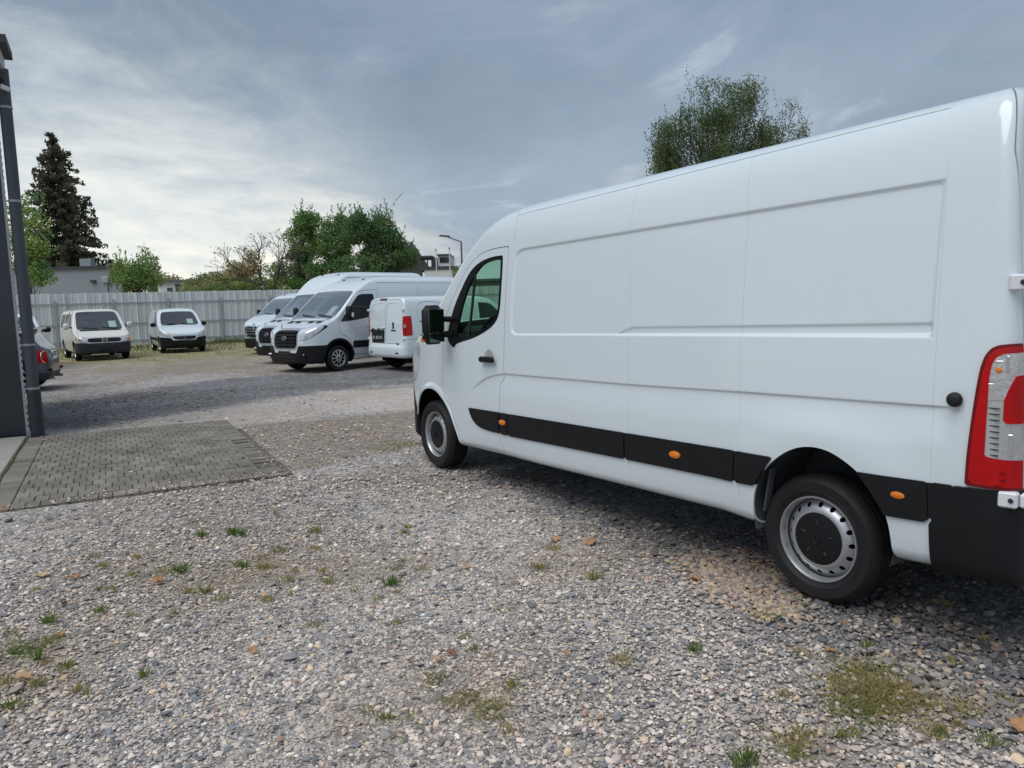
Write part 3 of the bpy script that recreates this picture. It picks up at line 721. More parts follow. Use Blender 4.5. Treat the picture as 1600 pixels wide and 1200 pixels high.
def hall():
    """dark hall wall at the left edge with its downpipe and eaves"""
    rz=math.atan2(D2[1],D2[0]); A=PAVE0+D2*(-.20)+D1*(-.12)
    pm('wall_panel',(.012,.018,.028),.18,coat=.3,var=.25,vscale=1.3,rvar=.1,bump=.05,bscale=4)
    pm('pipe_grey',(.050,.060,.070),.45,var=.15,vscale=6); pm('pipe_black',(.022,.026,.032),.5,var=.2); pm('zinc',(.33,.35,.37),.4,metal=.6,var=.2,vscale=20); pm('roof_edge',(.045,.04,.042),.6); pm('soffit',(.45,.46,.47),.6)
    root=empty('hall_building',(A[0],A[1],0),rz,'dark blue clad hall wall at the left edge','building')
    # local: x along D2 (wall runs to -x), y away from camera = -D1
    mb=MB(); bd=math.atan2(.785,-.62)-rz; e=Vector((math.cos(bd),math.sin(bd),0))*5
    P=[(-8,0),(0,0),(e.x,e.y),(-12,e.y)]; mb.prism(P,4.98,Matrix.Identity(4)); mb.build('wall',MAT['wall_panel'],root)
    for k in range(3):
        mb=MB(); mb.box((-.32-.02-2.2*k,-.012,2.45),(.018,.02,4.85)) if k else mb.box((-.012,-.018,2.4),(.03,.032,4.8),None,.004); mb.build('corner_strip',MAT['zinc'],root)
    mb=MB()
    for k in range(53): mb.box((.006,-.036,.12+.088*k),(.012,.006,.05))
    mb.box((-.006,-.036,2.4),(.006,.006,4.75)); mb.build('corner_strip',MAT['soffit'],root)
    mb=MB(); mb.box((-4.18,-.20,5.08),(8.8,.75,.10)); rf=mb.build('roof',MAT['roof_edge'],root); mb=MB(); mb.box((-4.22,-.12,4.93),(8.7,.46,.20)); mb.build('eaves_board',MAT['soffit'],rf)
    mb=MB(); mb.tube([(.105,-.03,.62),(.105,-.03,4.85)],.072,24); pp=mb.build('downpipe',MAT['pipe_grey'],root,smooth=50)
    mb=MB(); mb.tube([(.105,-.03,.0),(.105,-.03,.64)],.084,24); mb.build('pipe_shoe',MAT['pipe_black'],pp,smooth=50)
    for z in (.66,1.25,3.15,4.35):
        mb=MB(); mb.tube([(.105,-.03,z),(.105,-.03,z+.03)],.079,24); mb.box((.04,-.03,z+.015),(.09,.012,.02)); mb.build('pipe_clamp',MAT['zinc'],pp,smooth=40)
    mb=MB(); mb.box((.01,-.03,.05),(.05,.05,.10)); mb.build('foot_bracket',MAT['zinc'],root)
    cm=empty('security_camera',(A[0]+D2[0]*.13+D1[0]*.16,A[1]+D2[1]*.13+D1[1]*.16,4.60),rz+.4,'small white security camera high on the dark hall corner','camera')
    mb=MB(); mb.tube([(-.05,0,.0),(.045,0,-.03)],.032,14); mb.build('housing',MAT['white_plastic'],cm,smooth=50); mb=MB(); mb.tube([(-.06,.0,.08),(-.03,.02,.08)],.035,14); mb.tube([(-.04,.01,.08),(-.02,0,.01)],.012,8); mb.build('bracket',MAT['plastic'],cm,smooth=50)
    mb=MB(); mb.box((-3.90,-2.75,.012),(7.75,5.3,.06),None,.008); o=mb.build('concrete_slab',pm('concrete',(.36,.33,.30),.85,var=.25,vscale=5,bump=.25,bscale=90),None); o.location=(A[0],A[1],0); o.rotation_euler=(0,0,rz); tag(o,'pale worn concrete slab in front of the dark hall','slab',kind='structure')
    mb=MB(); 
    for k in range(44): mb.box((-.012+rng.normal(0,.004),-.12-.118*k,.022),(.018+abs(rng.normal(0,.006)),.11,.022),None,.006)
    o=mb.build('moss_joint',pm('moss',(.10,.085,.04),.95,var=.4,vscale=20,bump=.6,bscale=60)); o.location=(A[0],A[1],0); o.rotation_euler=(0,0,rz); tag(o,'brown moss line between slab and paving','moss',kind='stuff')
hall()
print('ground',round(time.time()-T0,1))
# ------------------------------------------------------------------ sheet metal fence
def fence():
    ang=math.atan2(FD[1],FD[0]); root=empty('metal_fence',(FA[0],FA[1],0),ang,'long pale grey corrugated metal fence behind the parked vehicles','fence')
    pm('sheet',(.68,.71,.72),.45,metal=.25,var=.10,vscale=1.2,rvar=.1); pm('post_steel',(.38,.41,.44),.5,metal=.3,var=.15,vscale=8)
    nt=MAT['sheet'].node_tree; bs=nt.nodes['Principled BSDF']; src=bs.inputs['Base Color'].links[0].from_socket
    oi=nt.nodes.new('ShaderNodeObjectInfo'); mr_=nt.nodes.new('ShaderNodeMapRange'); mr_.inputs[3].default_value=.86; mr_.inputs[4].default_value=1.05; nt.links.new(oi.outputs['Random'],mr_.inputs[0])
    mx=nt.nodes.new('ShaderNodeMix'); mx.data_type='RGBA'; mx.blend_type='MULTIPLY'; mx.inputs[0].default_value=1; nt.links.new(src,mx.inputs[6]); nt.links.new(mr_.outputs[0],mx.inputs[7]); nt.links.new(mx.outputs[2],bs.inputs['Base Color'])
    H=2.74; W=.32
    V=[];prof=[(0,0),(.10,0),(.112,.018),(.134,.018),(.146,0),(.235,0),(.245,-.014),(.27,-.03),(.30,-.03),(W-.006,-.012)]
    for z in (.06,H):
        for a,b in prof: V.append((a,b,z))
    for z in (.06,H):
        for a,b in prof: V.append((a,b+.006,z))
    n=len(prof); F=[(i,i+1,n+i+1,n+i) for i in range(n-1)]+[(2*n+i,3*n+i,3*n+i+1,2*n+i+1) for i in range(n-1)]+[(n+i,n+i+1,3*n+i+1,3*n+i) for i in range(n-1)]
    first=None
    for k in range(-44,120):
        if first is None: o=first=mesh('sheet_panel',V,[F],MAT['sheet'],root)
        else: o=first.copy(); COL.objects.link(o); o.parent=root
        o.location=(k*W+rng.normal(0,.004),rng.normal(0,.004),rng.normal(0,.008)); o.rotation_euler=(rng.normal(0,.004),0,rng.normal(0,.01))
    first=None; u0=-2.55*5-1.42
    for k in range(20):
        if first is None:
            mb=MB(); mb.box((0,-.09,1.21),(.09,.07,2.42),None,.008); o=first=mb.build('post',MAT['post_steel'],root)
        else: o=first.copy(); COL.objects.link(o); o.parent=root
        o.location=(u0+2.55*k,0,rng.normal(0,.02))
    for z in (.30,1.18,2.22):
        mb=MB(); mb.box((12,-.048,z),(54,.045,.06)); mb.build('rail',MAT['post_steel'],root)
fence()
# ------------------------------------------------------------------ buildings beyond the fence
def win(root,c,w,h,face,frame='white_plastic',pane='glass_far'):
    """window in a wall that faces -y: frame with recessed pane"""
    mb=MB(); t=.07
    for dx,dz,sx,sz in ((0,h/2,w,t),(0,-h/2,w,t),(-w/2,0,t,h),(w/2,0,t,h)): mb.box((c[0]+dx,c[1]-.03,c[2]+dz),(sx,.06,sz))
    f=mb.build('window',MAT[frame],root); mb=MB(); mb.box((c[0],c[1]-.012,c[2]),(w,.02,h)); mb.build('pane',MAT[pane],f); return f
pm('glass_far',(.03,.035,.04),.08,spec=.8); pm('render_grey',(.30,.325,.355),.8,var=.08,vscale=1.); pm('render_white',(.72,.73,.73),.8,var=.05,vscale=1.); pm('roof_dark',(.055,.058,.065),.7,var=.2); pm('slate',(.12,.12,.125),.8,var=.25,vscale=3,bump=.5,bscale=12); pm('steel_dark',(.06,.065,.07),.5); pm('wall_dull',(.20,.21,.20),.85,var=.15,vscale=.6)
def grey_block():
    a=pt(14,458,55); b=pt(191,458,55); root=empty('flat_roof_building',(b.x,b.y,0),R(2),'low grey flat roofed building in front of the tall spruce','building'); w_=b.x-a.x
    mb=MB(); P=[(-w_,0),(0,0),(-.75,2.6),(-w_,2.6)]; mb.prism(P,4.98,Matrix.Identity(4)); mb.build('wall',MAT['render_grey'],root)
    mb=MB(); mb.prism([(-w_-.15,-.15),(.12,-.15),(-.6,2.75),(-w_-.15,2.75)],.18,Matrix.Translation((0,0,4.98))); rf=mb.build('roof',MAT['roof_dark'],root); mb=MB(); mb.box((-3.1,1.6,5.35),(.80,.6,.9)); mb.build('chimney',MAT['render_grey'],rf)
    mb=MB(); mb.box((-1.05,-.12,4.15),(.45,.24,.42),None,.03); mb.tube([(-1.02,-.06,4.0),(-1.02,-.06,0)],.06,8); mb.build('downpipe',MAT['post_steel'],root)
    mb=MB(); mb.box((-1.95,-.1,4.08),(.36,.18,.18),None,.02); mb.build('wall_lamp',MAT['roof_dark'],root); mb=MB(); mb.box((.12,.3,3.85),(.25,.2,.2)); mb.build('floodlight',MAT['roof_dark'],root)
grey_block()
def far_house():
    a=pt(248,470,105); b=pt(301,470,105); root=empty('far_house',(a.x,a.y,0),0,'small distant white house with flat roof and balcony','house'); w_=b.x-a.x
    mb=MB(); mb.box((w_/2,4,2.95),(w_,8,5.9)); mb.build('wall',MAT['render_white'],root); mb=MB(); mb.box((w_/2+.3,4,6.0),(w_+1.2,9,.28)); mb.build('roof',MAT['slate'],root)
    win(root,(w_*.36,0,4.6),.85,1.1,0); win(root,(w_*.62,0,4.85),1.0,1.6,0)
    bl=MB(); bl.box((w_*.6,-.6,3.35),(w_*.75,1.2,.18)); o=bl.build('balcony',MAT['slate'],root); mb=MB(); mb.box((w_*.6,-1.15,3.85),(w_*.75,.05,.75)); mb.build('railing',MAT['steel_dark'],o)
far_house()
def terrace_house():
    D=80; q=D/F_PX; a=pt(653,450,D); X=lambda px:(px-653)*q; Z=lambda y:(477.5-y)*q+EYE
    root=empty('terrace_house',(a.x,a.y,0),0,'white modern house with roof terrace beside the street lamp','house')
    mb=MB(); mb.box(((X(664)+X(707))/2,3.6,Z(423)/2),(X(707)-X(664),7,Z(423))); mb.build('wall',MAT['render_white'],root)
    mb=MB(); mb.box((X(683),4.0,Z(420.5)),(X(713)-X(652),8,Z(418)-Z(423))); mb.build('terrace_slab',MAT['steel_dark'],root)
    mb=MB(); mb.box((X(693.5),4,(Z(400)+Z(418))/2),(X(703)-X(684),5,Z(400)-Z(418))); mb.build('upper_wall',MAT['render_white'],root)
    mb=MB(); mb.box((X(693.5),4,Z(399.4)),(X(704)-X(683),5.6,.16)); mb.build('roof',MAT['steel_dark'],root)
    win(root,(X(694),1.5,(Z(404)+Z(411))/2),X(701)-X(687),Z(404)-Z(411),0,'steel_dark')
    mb=MB(); mb.box((X(665),2.5,Z(402.5)),(X(677)-X(653),5,.18))
    mb.build('canopy',MAT['steel_dark'],root)
    for px in (654,662,669,676):
        for y in (.3,4.8):
            mb=MB(); mb.box((X(px),y,(Z(403)+Z(418))/2),(.12,.12,Z(403)-Z(418))); mb.build('canopy_post',MAT['steel_dark'],root)
    mb=MB(); mb.box((X(680),3.5,(Z(403)+Z(418))/2),(.9,3,Z(403)-Z(418))); mb.build('terrace_screen',MAT['wall_dull'],root)
    mb=MB(); 
    for k in range(9): mb.box((X(704.5+k),-.6,(Z(408)+Z(418))/2),(.04,.04,Z(408)-Z(418)))
    mb.box((X(708.5),-.6,Z(408)),(X(713)-X(704),.07,.07)); mb.build('railing',MAT['post_steel'],root)
terrace_house()
def gable_house():
    D=84; q=D/F_PX; a=pt(592,470,84); root=empty('gable_house',(a.x,a.y,0),R(-20),'house with dark slate roof half hidden by the green trees','house'); Z=lambda y:(479-y)*q+EYE
    mb=MB(); mb.box((.2,3,Z(412)/2),(4.2,7,Z(412))); mb.build('wall',MAT['wall_dull'],root)
    mb=MB(); zt,ze=Z(378),Z(418); M=Matrix(((0,0,1,-2.0),(1,0,0,0),(0,1,0,0),(0,0,0,1)))
    mb.prism([(-1,ze),(8,ze),(3.5,zt)],4.6,M); mb.build('roof',MAT['slate'],root)
gable_house()
def shed():
    a=pt(770,470,53); b=pt(1500,470,53); root=empty('long_shed',(a.x-1.5,a.y,0),0,'low dull shed behind the fence seen through the cab window','shed'); w_=b.x-a.x
    mb=MB(); mb.box((w_/2,3,1.6),(w_,6,3.2)); mb.build('wall',MAT['wall_dull'],root); mb=MB(); mb.box((w_/2,3,3.28),(w_+.5,6.6,.16)); mb.build('roof',MAT['slate'],root)
shed()
def poles():
    for px,y,lab in ((681,391,'thin white flagpole left of the terrace house window'),(702,389,'thin white flagpole nearest the street lamp')):
        t=pt(px,y,68); root=empty('flagpole',(t.x,t.y,0),0,lab,'flagpole','flagpoles by the terrace house')
        mb=MB(); mb.tube([(0,0,0),(0,0,t.z)],[.07,.045],10); p=mb.build('pole',MAT['white_plastic'],root,smooth=True); mb=MB(); mb.tube([(0,0,t.z),(0,0,t.z+.12)],[.07,.05],8); mb.build('cap',MAT['steel_dark'],p)
    D=45; t=pt(720.5,377,D); h=pt(688,369,D); root=empty('street_lamp',(t.x,t.y,0),0,'tall street lamp with angled arm left of the van cab','street lamp')
    mb=MB(); mb.tube([(0,0,0),(0,0,2.5),(0,0,t.z)],[.075,.06,.05],10); mb.build('pole',pm('lamp_pole',(.16,.14,.12),.6,metal=.3),root,smooth=True)
    mb=MB(); mb.tube([(0,0,t.z-.02),(-.35,0,t.z+.10),(h.x-t.x+.45,0,h.z-.05)],.035,8); ar=mb.build('arm',MAT['lamp_pole'],root,smooth=True)
    mb=MB(); mb.box((h.x-t.x+.25,0,h.z+.0),(.62,.26,.09),rotM(ry=.12),.03); mb.build('lamp_head',MAT['steel_dark'],root,smooth=True)
poles()
# ------------------------------------------------------------------ trees
def leaf_mat(name,c,tr=.35): return pm(name,c,.6,attr=True,trans=tr,spec=.25)
LEAF=leaf_mat('leaf',(.07,.12,.03),.45); pm('bark',(.075,.062,.05),.9,var=.3,vscale=8,bump=.8,bscale=20); pm('bark_pale',(.32,.31,.29),.85,var=.4,vscale=7,bump=.4,bscale=14)
def leaf_mesh(name,C,size,cols,root,flat=.0,droop=None,asp=.6,mat=None):
    """C centres; one folded-free diamond leaf spray per centre"""
    n=len(C); a=rng.normal(size=(n,3)); 
    if droop is not None: a=a*(1-droop)+np.array([0,0,-1.])*droop*2
    a=_norm(a); b=_norm(np.cross(a,rng.normal(size=(n,3)))); s=(size*rng.uniform(.65,1.35,n))[:,None]
    V=np.stack([C-a*s*.5,C+b*s*.5*asp,C+a*s*.5,C-b*s*.5*asp],1).reshape(-1,3)
    return mesh(name,V,np.arange(4*n).reshape(n,4),mat or LEAF,root,col=np.repeat(cols,4,0))
def limb(mb,p0,p1,r0,r1,bend=.12,n=5):
    p0=Vector(p0);p1=Vector(p1); d=(p1-p0).length; o=Vector(rng.normal(0,bend*d,3)); o.z=abs(o.z)*.6
    P=[p0.lerp(p1,t)+o*math.sin(math.pi*t) for t in np.linspace(0,1,n)]; mb.tube(P,[r0+(r1-r0)*t for t in np.linspace(0,1,n)],5,False)
def tree(name,label,loc,ells,clumps,leaves,size,base,trunk_r=.14,group=None,bark='bark',var=.25,spread=.55,fork=.25,cat='tree',droop=None,strands=0,twigs=0,shoots=0):
    """ells: (dx,dy,z,rx,ry,rz,weight) crown lobes"""
    root=empty(name,(loc[0],loc[1],0),0,label,cat,group); W=np.array([e[6] for e in ells],float); W/=W.sum()
    C=[]
    while len(C)<clumps:
        e=ells[rng.choice(len(ells),p=W)]; v=rng.normal(size=3); v/=np.linalg.norm(v); v*=rng.uniform(.35,1)**.6; C.append((e[0]+v[0]*e[3],e[1]+v[1]*e[4],e[2]+v[2]*e[5]))
    C=np.array(C); top=C[:,2].max(); mb=MB(); fz=max(.4,C[:,2].min()*fork+.2)
    mb.tube([(0,0,-.05),(rng.normal(0,.05),rng.normal(0,.05),fz),(0,0,fz+(top-fz)*.45),(0,0,top*.92)],[trunk_r,trunk_r*.85,trunk_r*.5,trunk_r*.12],8)
    tk=mb.build('trunk',MAT[bark],root,smooth=True); mb=MB()
    for c in C:
        h=fz+(c[2]-fz)*rng.uniform(.25,.75); limb(mb,(0,0,h),c,trunk_r*.16,.006)
        for _ in range(twigs): limb(mb,c,c+rng.normal(0,spread*1.1,3)+[0,0,.2],.012,.004,.15,4)
    mb.build('branches',MAT[bark],tk)
    per=leaves//clumps; cs=[];cc=[]
    tone=rng.normal(0,1,clumps)
    for i,c in enumerate(C):
        s=spread*rng.uniform(.6,1.4); n_=max(3,int(per*rng.uniform(.5,1.5)))
        q=rng.normal(0,1,(n_,3)); q/=np.maximum(1,np.linalg.norm(q,axis=1,keepdims=True)/1.5); q=q*[s,s,s*.62]+c
        cs.append(q); k=np.array(base)*(1+var*.45*tone[i]+rng.normal(0,var*.5,(n_,1))); k[:,0]*=1+.18*tone[i]; cc.append(k)
        if shoots and c[2]>C[:,2].mean():
            for _ in range(shoots):
                o=c+rng.normal(0,s*.6,3); Ln=rng.uniform(.4,1.25); m=int(Ln/.075)+2; t=np.arange(m)/m; dx,dy=rng.normal(0,.22,2)
                cs.append(np.stack([o[0]+dx*t*Ln+rng.normal(0,.07,m)*(1.1-t),o[1]+dy*t*Ln+rng.normal(0,.07,m),o[2]+t*Ln],1)); cc.append(np.array(base)*(1.08+rng.normal(0,var*.5,(m,1))+var*.3*tone[i]))
        if strands:
            for _ in range(strands):
                o=c+rng.normal(0,s*.8,3); Ln=rng.uniform(.5,1.6); m=int(Ln/.055); t=np.arange(m)/m
                cs.append(np.stack([o[0]+rng.normal(0,.05,m)+.12*t,o[1]+rng.normal(0,.05,m),o[2]-t*Ln],1)); cc.append(np.array(base)*(1+rng.normal(0,var*.5,(m,1))+var*.3*tone[i]))
    if leaves:
        leaf_mesh('crown',np.vstack(cs),size,np.clip(np.vstack(cc),.004,.6),root,droop=droop)
    return root
def spruce():
    b=pt(112,470,66); q=66/F_PX; h=(494-214)*q+EYE; root=empty('spruce_tree',(b.x,b.y,0),0,'tall dark brownish spruce rising behind the grey building','tree')
    mb=MB(); mb.tube([(0,0,0),(0,0,h*.5),(-.5,0,h*.985)],[.34,.22,.03],8); tk=mb.build('trunk',MAT['bark'],root,smooth=True)
    cs=[];cc=[];mb=MB(); z=1.6
    while z<h-.2:
        f=1-(z/h); L=(.45+6.0*f**.85)*(.74 if f>.72 else .9); nb=9 if f>.2 else 6
        for k in range(nb):
            if rng.random()<.10: continue
            a=2*math.pi*(k+rng.random()*.8)/nb; l=L*rng.uniform(.68,1.12)*(.62 if f<.06 else 1); x0=-.5*(z/h)**2
            P=[]
            for t in np.linspace(0,1,6): P.append((x0+math.cos(a)*l*t,math.sin(a)*l*t,z+.25*t-l*.34*t**1.4+l*.10*t**3))
            mb.tube(P,[.04,.035,.03,.022,.015,.006],4,False)
            m=int(34*l); t=np.clip(rng.uniform(.12,1.04,m),0,1.04); pa=np.array(P); ti=np.linspace(0,1,6)
            c=np.stack([np.interp(t,ti,pa[:,i]) for i in range(3)],1); wdt=.46*(1-.6*t)*min(1.2,l*.5)
            side=rng.uniform(-1,1,m)*wdt; c[:,0]+=-math.sin(a)*side; c[:,1]+=math.cos(a)*side; c[:,2]-=np.abs(side)*.35+rng.uniform(0,.30,m)
            cs.append(c); tone=rng.normal(0,.16); br=rng.random((m,1))
            cc.append((np.array([.085,.105,.066])*(1-br*.55)+np.array([.22,.165,.12])*br*.55)*(1+tone+rng.normal(0,.2,(m,1))))
        z+=.42 if f>.25 else .33
    mb.build('branches',MAT['bark'],tk)
    leaf_mesh('crown',np.vstack(cs),.40,np.clip(np.vstack(cc),.006,.2),root,droop=.30,asp=.36)
spruce()
def px_tree(name,label,cx,base_y,D,lobes,**k):
    """lobes given as (px,py,rx_px,ry_px,weight) of the crown as it measures from the yard, depth D metres"""
    q=D/F_PX; b=pt(cx,base_y,D); E_=[]
    for px,py,rx,ry,wt in lobes:
        c=pt(px,py,D); E_.append((c.x-b.x,rng.normal(0,.3),c.z,rx*q,max(rx*q*.8,.5),ry*q,wt))
    return tree(name,label,(b.x,b.y),E_,**k)
G_=(.075,.115,.028); GD=(.045,.080,.026); GY=(.13,.15,.05)
px_tree('leafy_tree','young bright green tree beside the hall downpipe',48,470,46,[(38,330,18,30,2),(48,375,22,35,3),(52,420,20,28,2),(25,370,20,50,2)],clumps=60,leaves=5200,shoots=1,size=.16,base=(0.262,0.390,0.112),spread=.42,trunk_r=.09)
px_tree('round_bush','green bush right of the grey building',215,470,50,[(205,435,20,18,3),(222,428,16,20,3),(188,422,14,12,1),(238,440,8,14,1)],clumps=75,leaves=6000,shoots=2,size=.15,base=(0.228,0.340,0.105),spread=.40,cat='bush')
px_tree('thin_sapling','thin sparse sapling poking above the round bush',228,470,51,[(226,400,7,18,2),(238,415,8,16,1)],clumps=22,leaves=240,size=.16,base=(0.247,0.324,0.112),spread=.22,trunk_r=.05,twigs=2)
for px,py,rx,ry,D,lab in ((325,446,26,16,95,'distant rounded tree right of the white house'),(360,442,26,18,92,'distant hedge tree left of the bare tree'),(285,452,20,8,120,'distant low tree behind the white house'),(262,443,18,12,118,'distant tree top just left of the white house')):
    px_tree('distant_tree',lab,px,475,D,[(px,py,rx,ry,1),(px-8,py+5,rx,ry,1)],clumps=50,leaves=5000,size=.34,base=(0.299,0.324,0.159),spread=.75,group='distant trees behind the fence')
px_tree('blossom_tree','pale yellowish tree at the left of the bare tree',385,475,64,[(380,408,20,22,3),(372,425,18,18,2),(395,430,16,20,2)],clumps=42,leaves=3600,size=.17,base=(0.388,0.349,0.166),spread=.50,var=.3)
def bare_tree():
    D=57; b=pt(430,470,D); root=empty('bare_tree',(b.x,b.y,0),0,'mostly bare twiggy tree in front of the green trees','tree'); mb=MB(); tips=[]
    def grow(p,d,l,r_,lev):
        q=p+d*l; limb(mb,p,q,r_,r_*.62,.05,4)
        if lev==0: tips.append(q); return
        for _ in range(3 if lev>1 else 3):
            e=(d+Vector(rng.normal(0,.55,3))*Vector((1,1,.75))+Vector((-.05,0,.10))).normalized(); grow(q,e,l*rng.uniform(.62,.85),r_*.58,lev-1)
    t=MB(); t.tube([(0,0,0),(.1,0,1.6),(.0,0,2.6)],[.16,.13,.11],8); tk=t.build('trunk',MAT['bark'],root,smooth=True)
    for a in (-1.0,-.6,-.15,.35): grow(Vector((0,0,2.4)),Vector((a,rng.normal(0,.3),1)).normalized(),1.85,.10,4)
    mb.build('branches',MAT['bark'],tk); T=np.array([tuple(t_) for t_ in tips]); T=T[rng.random(len(T))<.6]; leaf_mesh('crown',T+rng.normal(0,.1,T.shape),.15,np.clip(np.array([.06,.08,.03])*(1+rng.normal(0,.3,(len(T),1))),.01,.4),root)
bare_tree()
px_tree('green_tree','green tree just right of the bare tree',470,470,63,[(478,348,16,18,2),(470,380,26,28,3),(452,425,40,24,4),(490,405,30,34,3),(470,448,45,12,3)],clumps=190,leaves=19000,shoots=2,size=.17,base=(0.175,0.285,0.091),spread=.40,group='green trees behind the vans')
px_tree('green_tree','middle tree of the green clump behind the vans',530,470,62,[(525,390,22,36,3),(512,360,14,16,1),(540,360,18,22,2),(520,430,38,24,4),(530,450,40,10,2)],clumps=175,leaves=17000,shoots=2,size=.17,base=(0.170,0.277,0.095),spread=.40,group='green trees behind the vans')
px_tree('green_tree','dark broad tree at the right of the green clump',590,470,60,[(560,358,16,22,2),(594,352,16,20,2),(592,372,26,22,3),(600,400,40,24,4),(575,420,46,26,4),(632,402,20,18,2),(620,372,16,12,1),(600,440,50,14,3)],clumps=260,leaves=26000,shoots=2,size=.17,base=(0.135,0.233,0.095),spread=.40,group='green trees behind the vans')
px_tree('lamp_bush','small bush under the street lamp',722,476,60,[(718,428,8,10,1),(726,432,8,8,1)],clumps=18,leaves=1500,size=.2,base=(0.210,0.292,0.112),spread=.3,cat='bush')
px_tree('low_hedge','low green hedge between bush and green trees',340,470,58,[(320,455,30,7,1),(365,452,30,8,1),(410,448,26,12,1)],clumps=60,leaves=6500,size=.18,base=(0.262,0.324,0.120),spread=.42,cat='hedge',trunk_r=.06)
px_tree('birch_tree','tall birch with hanging twigs behind the big van',1115,470,34,[(1125,155,42,40,5),(1120,215,52,45,5),(1080,190,22,25,2),(1040,225,22,35,3),(1050,265,30,30,3),(1130,270,60,40,4),(1195,205,22,22,2),(1180,240,24,24,2),(1165,150,14,22,1)],clumps=150,leaves=15000,size=.085,base=(0.148,0.199,0.083),spread=.34,bark='bark',trunk_r=.15,strands=11,droop=.35,var=.3)
px_tree('birch_tree','sparse slender birch at the right of the tall birch',1235,470,35,[(1236,180,14,22,2),(1222,225,18,26,2),(1250,205,8,16,1)],clumps=26,leaves=700,size=.08,base=(0.148,0.199,0.083),spread=.22,bark='bark_pale',trunk_r=.06,strands=2,droop=.3,twigs=2)
def grass():
    n=17000; t=rng.uniform(-14,24,n); d=-np.abs(rng.normal(0,np.where(rng.random(n)<.5,1.3,4.6),n))-.12; P=FA+FD*t[:,None]+np.array([-FD[1],FD[0]])*d[:,None]; P=P+rng.normal(0,.02,P.shape)
    tuft=lown(P[:,0],P[:,1],1.7,1)+.4*lown(P[:,0],P[:,1],4.1,2); k=tuft>-.25; P=P[k]; n=len(P); h=rng.uniform(.05,.20,n)*(1+.6*(np.exp(-((P-FA)@np.array([-FD[1],FD[0]]))**2*2)))
    a=rng.uniform(0,6.28,n); wd=.012; lean=rng.normal(0,.35,(n,2))*h[:,None]
    B=np.stack([P[:,0],P[:,1],np.zeros(n)],1); s=np.stack([np.cos(a)*wd,np.sin(a)*wd,0*a],1); tip=B+np.stack([lean[:,0],lean[:,1],h],1); mid=B*.5+tip*.5; mid[:,2]+=h*.12
    V=np.stack([B-s,B+s,mid+s*.8,tip,mid-s*.8],1).reshape(-1,3); br=rng.random((n,1)); c=np.array([.085,.125,.03])*(1-br*.5)+np.array([.25,.21,.10])*br*.5
    o=mesh('grass',V,np.arange(5*n).reshape(n,5),LEAF,col=np.repeat(c*(1+rng.normal(0,.2,(n,1))),5,0)); tag(o,'rough grass strip growing along the foot of the fence','grass',kind='stuff')
grass()
print('back',round(time.time()-T0,1))
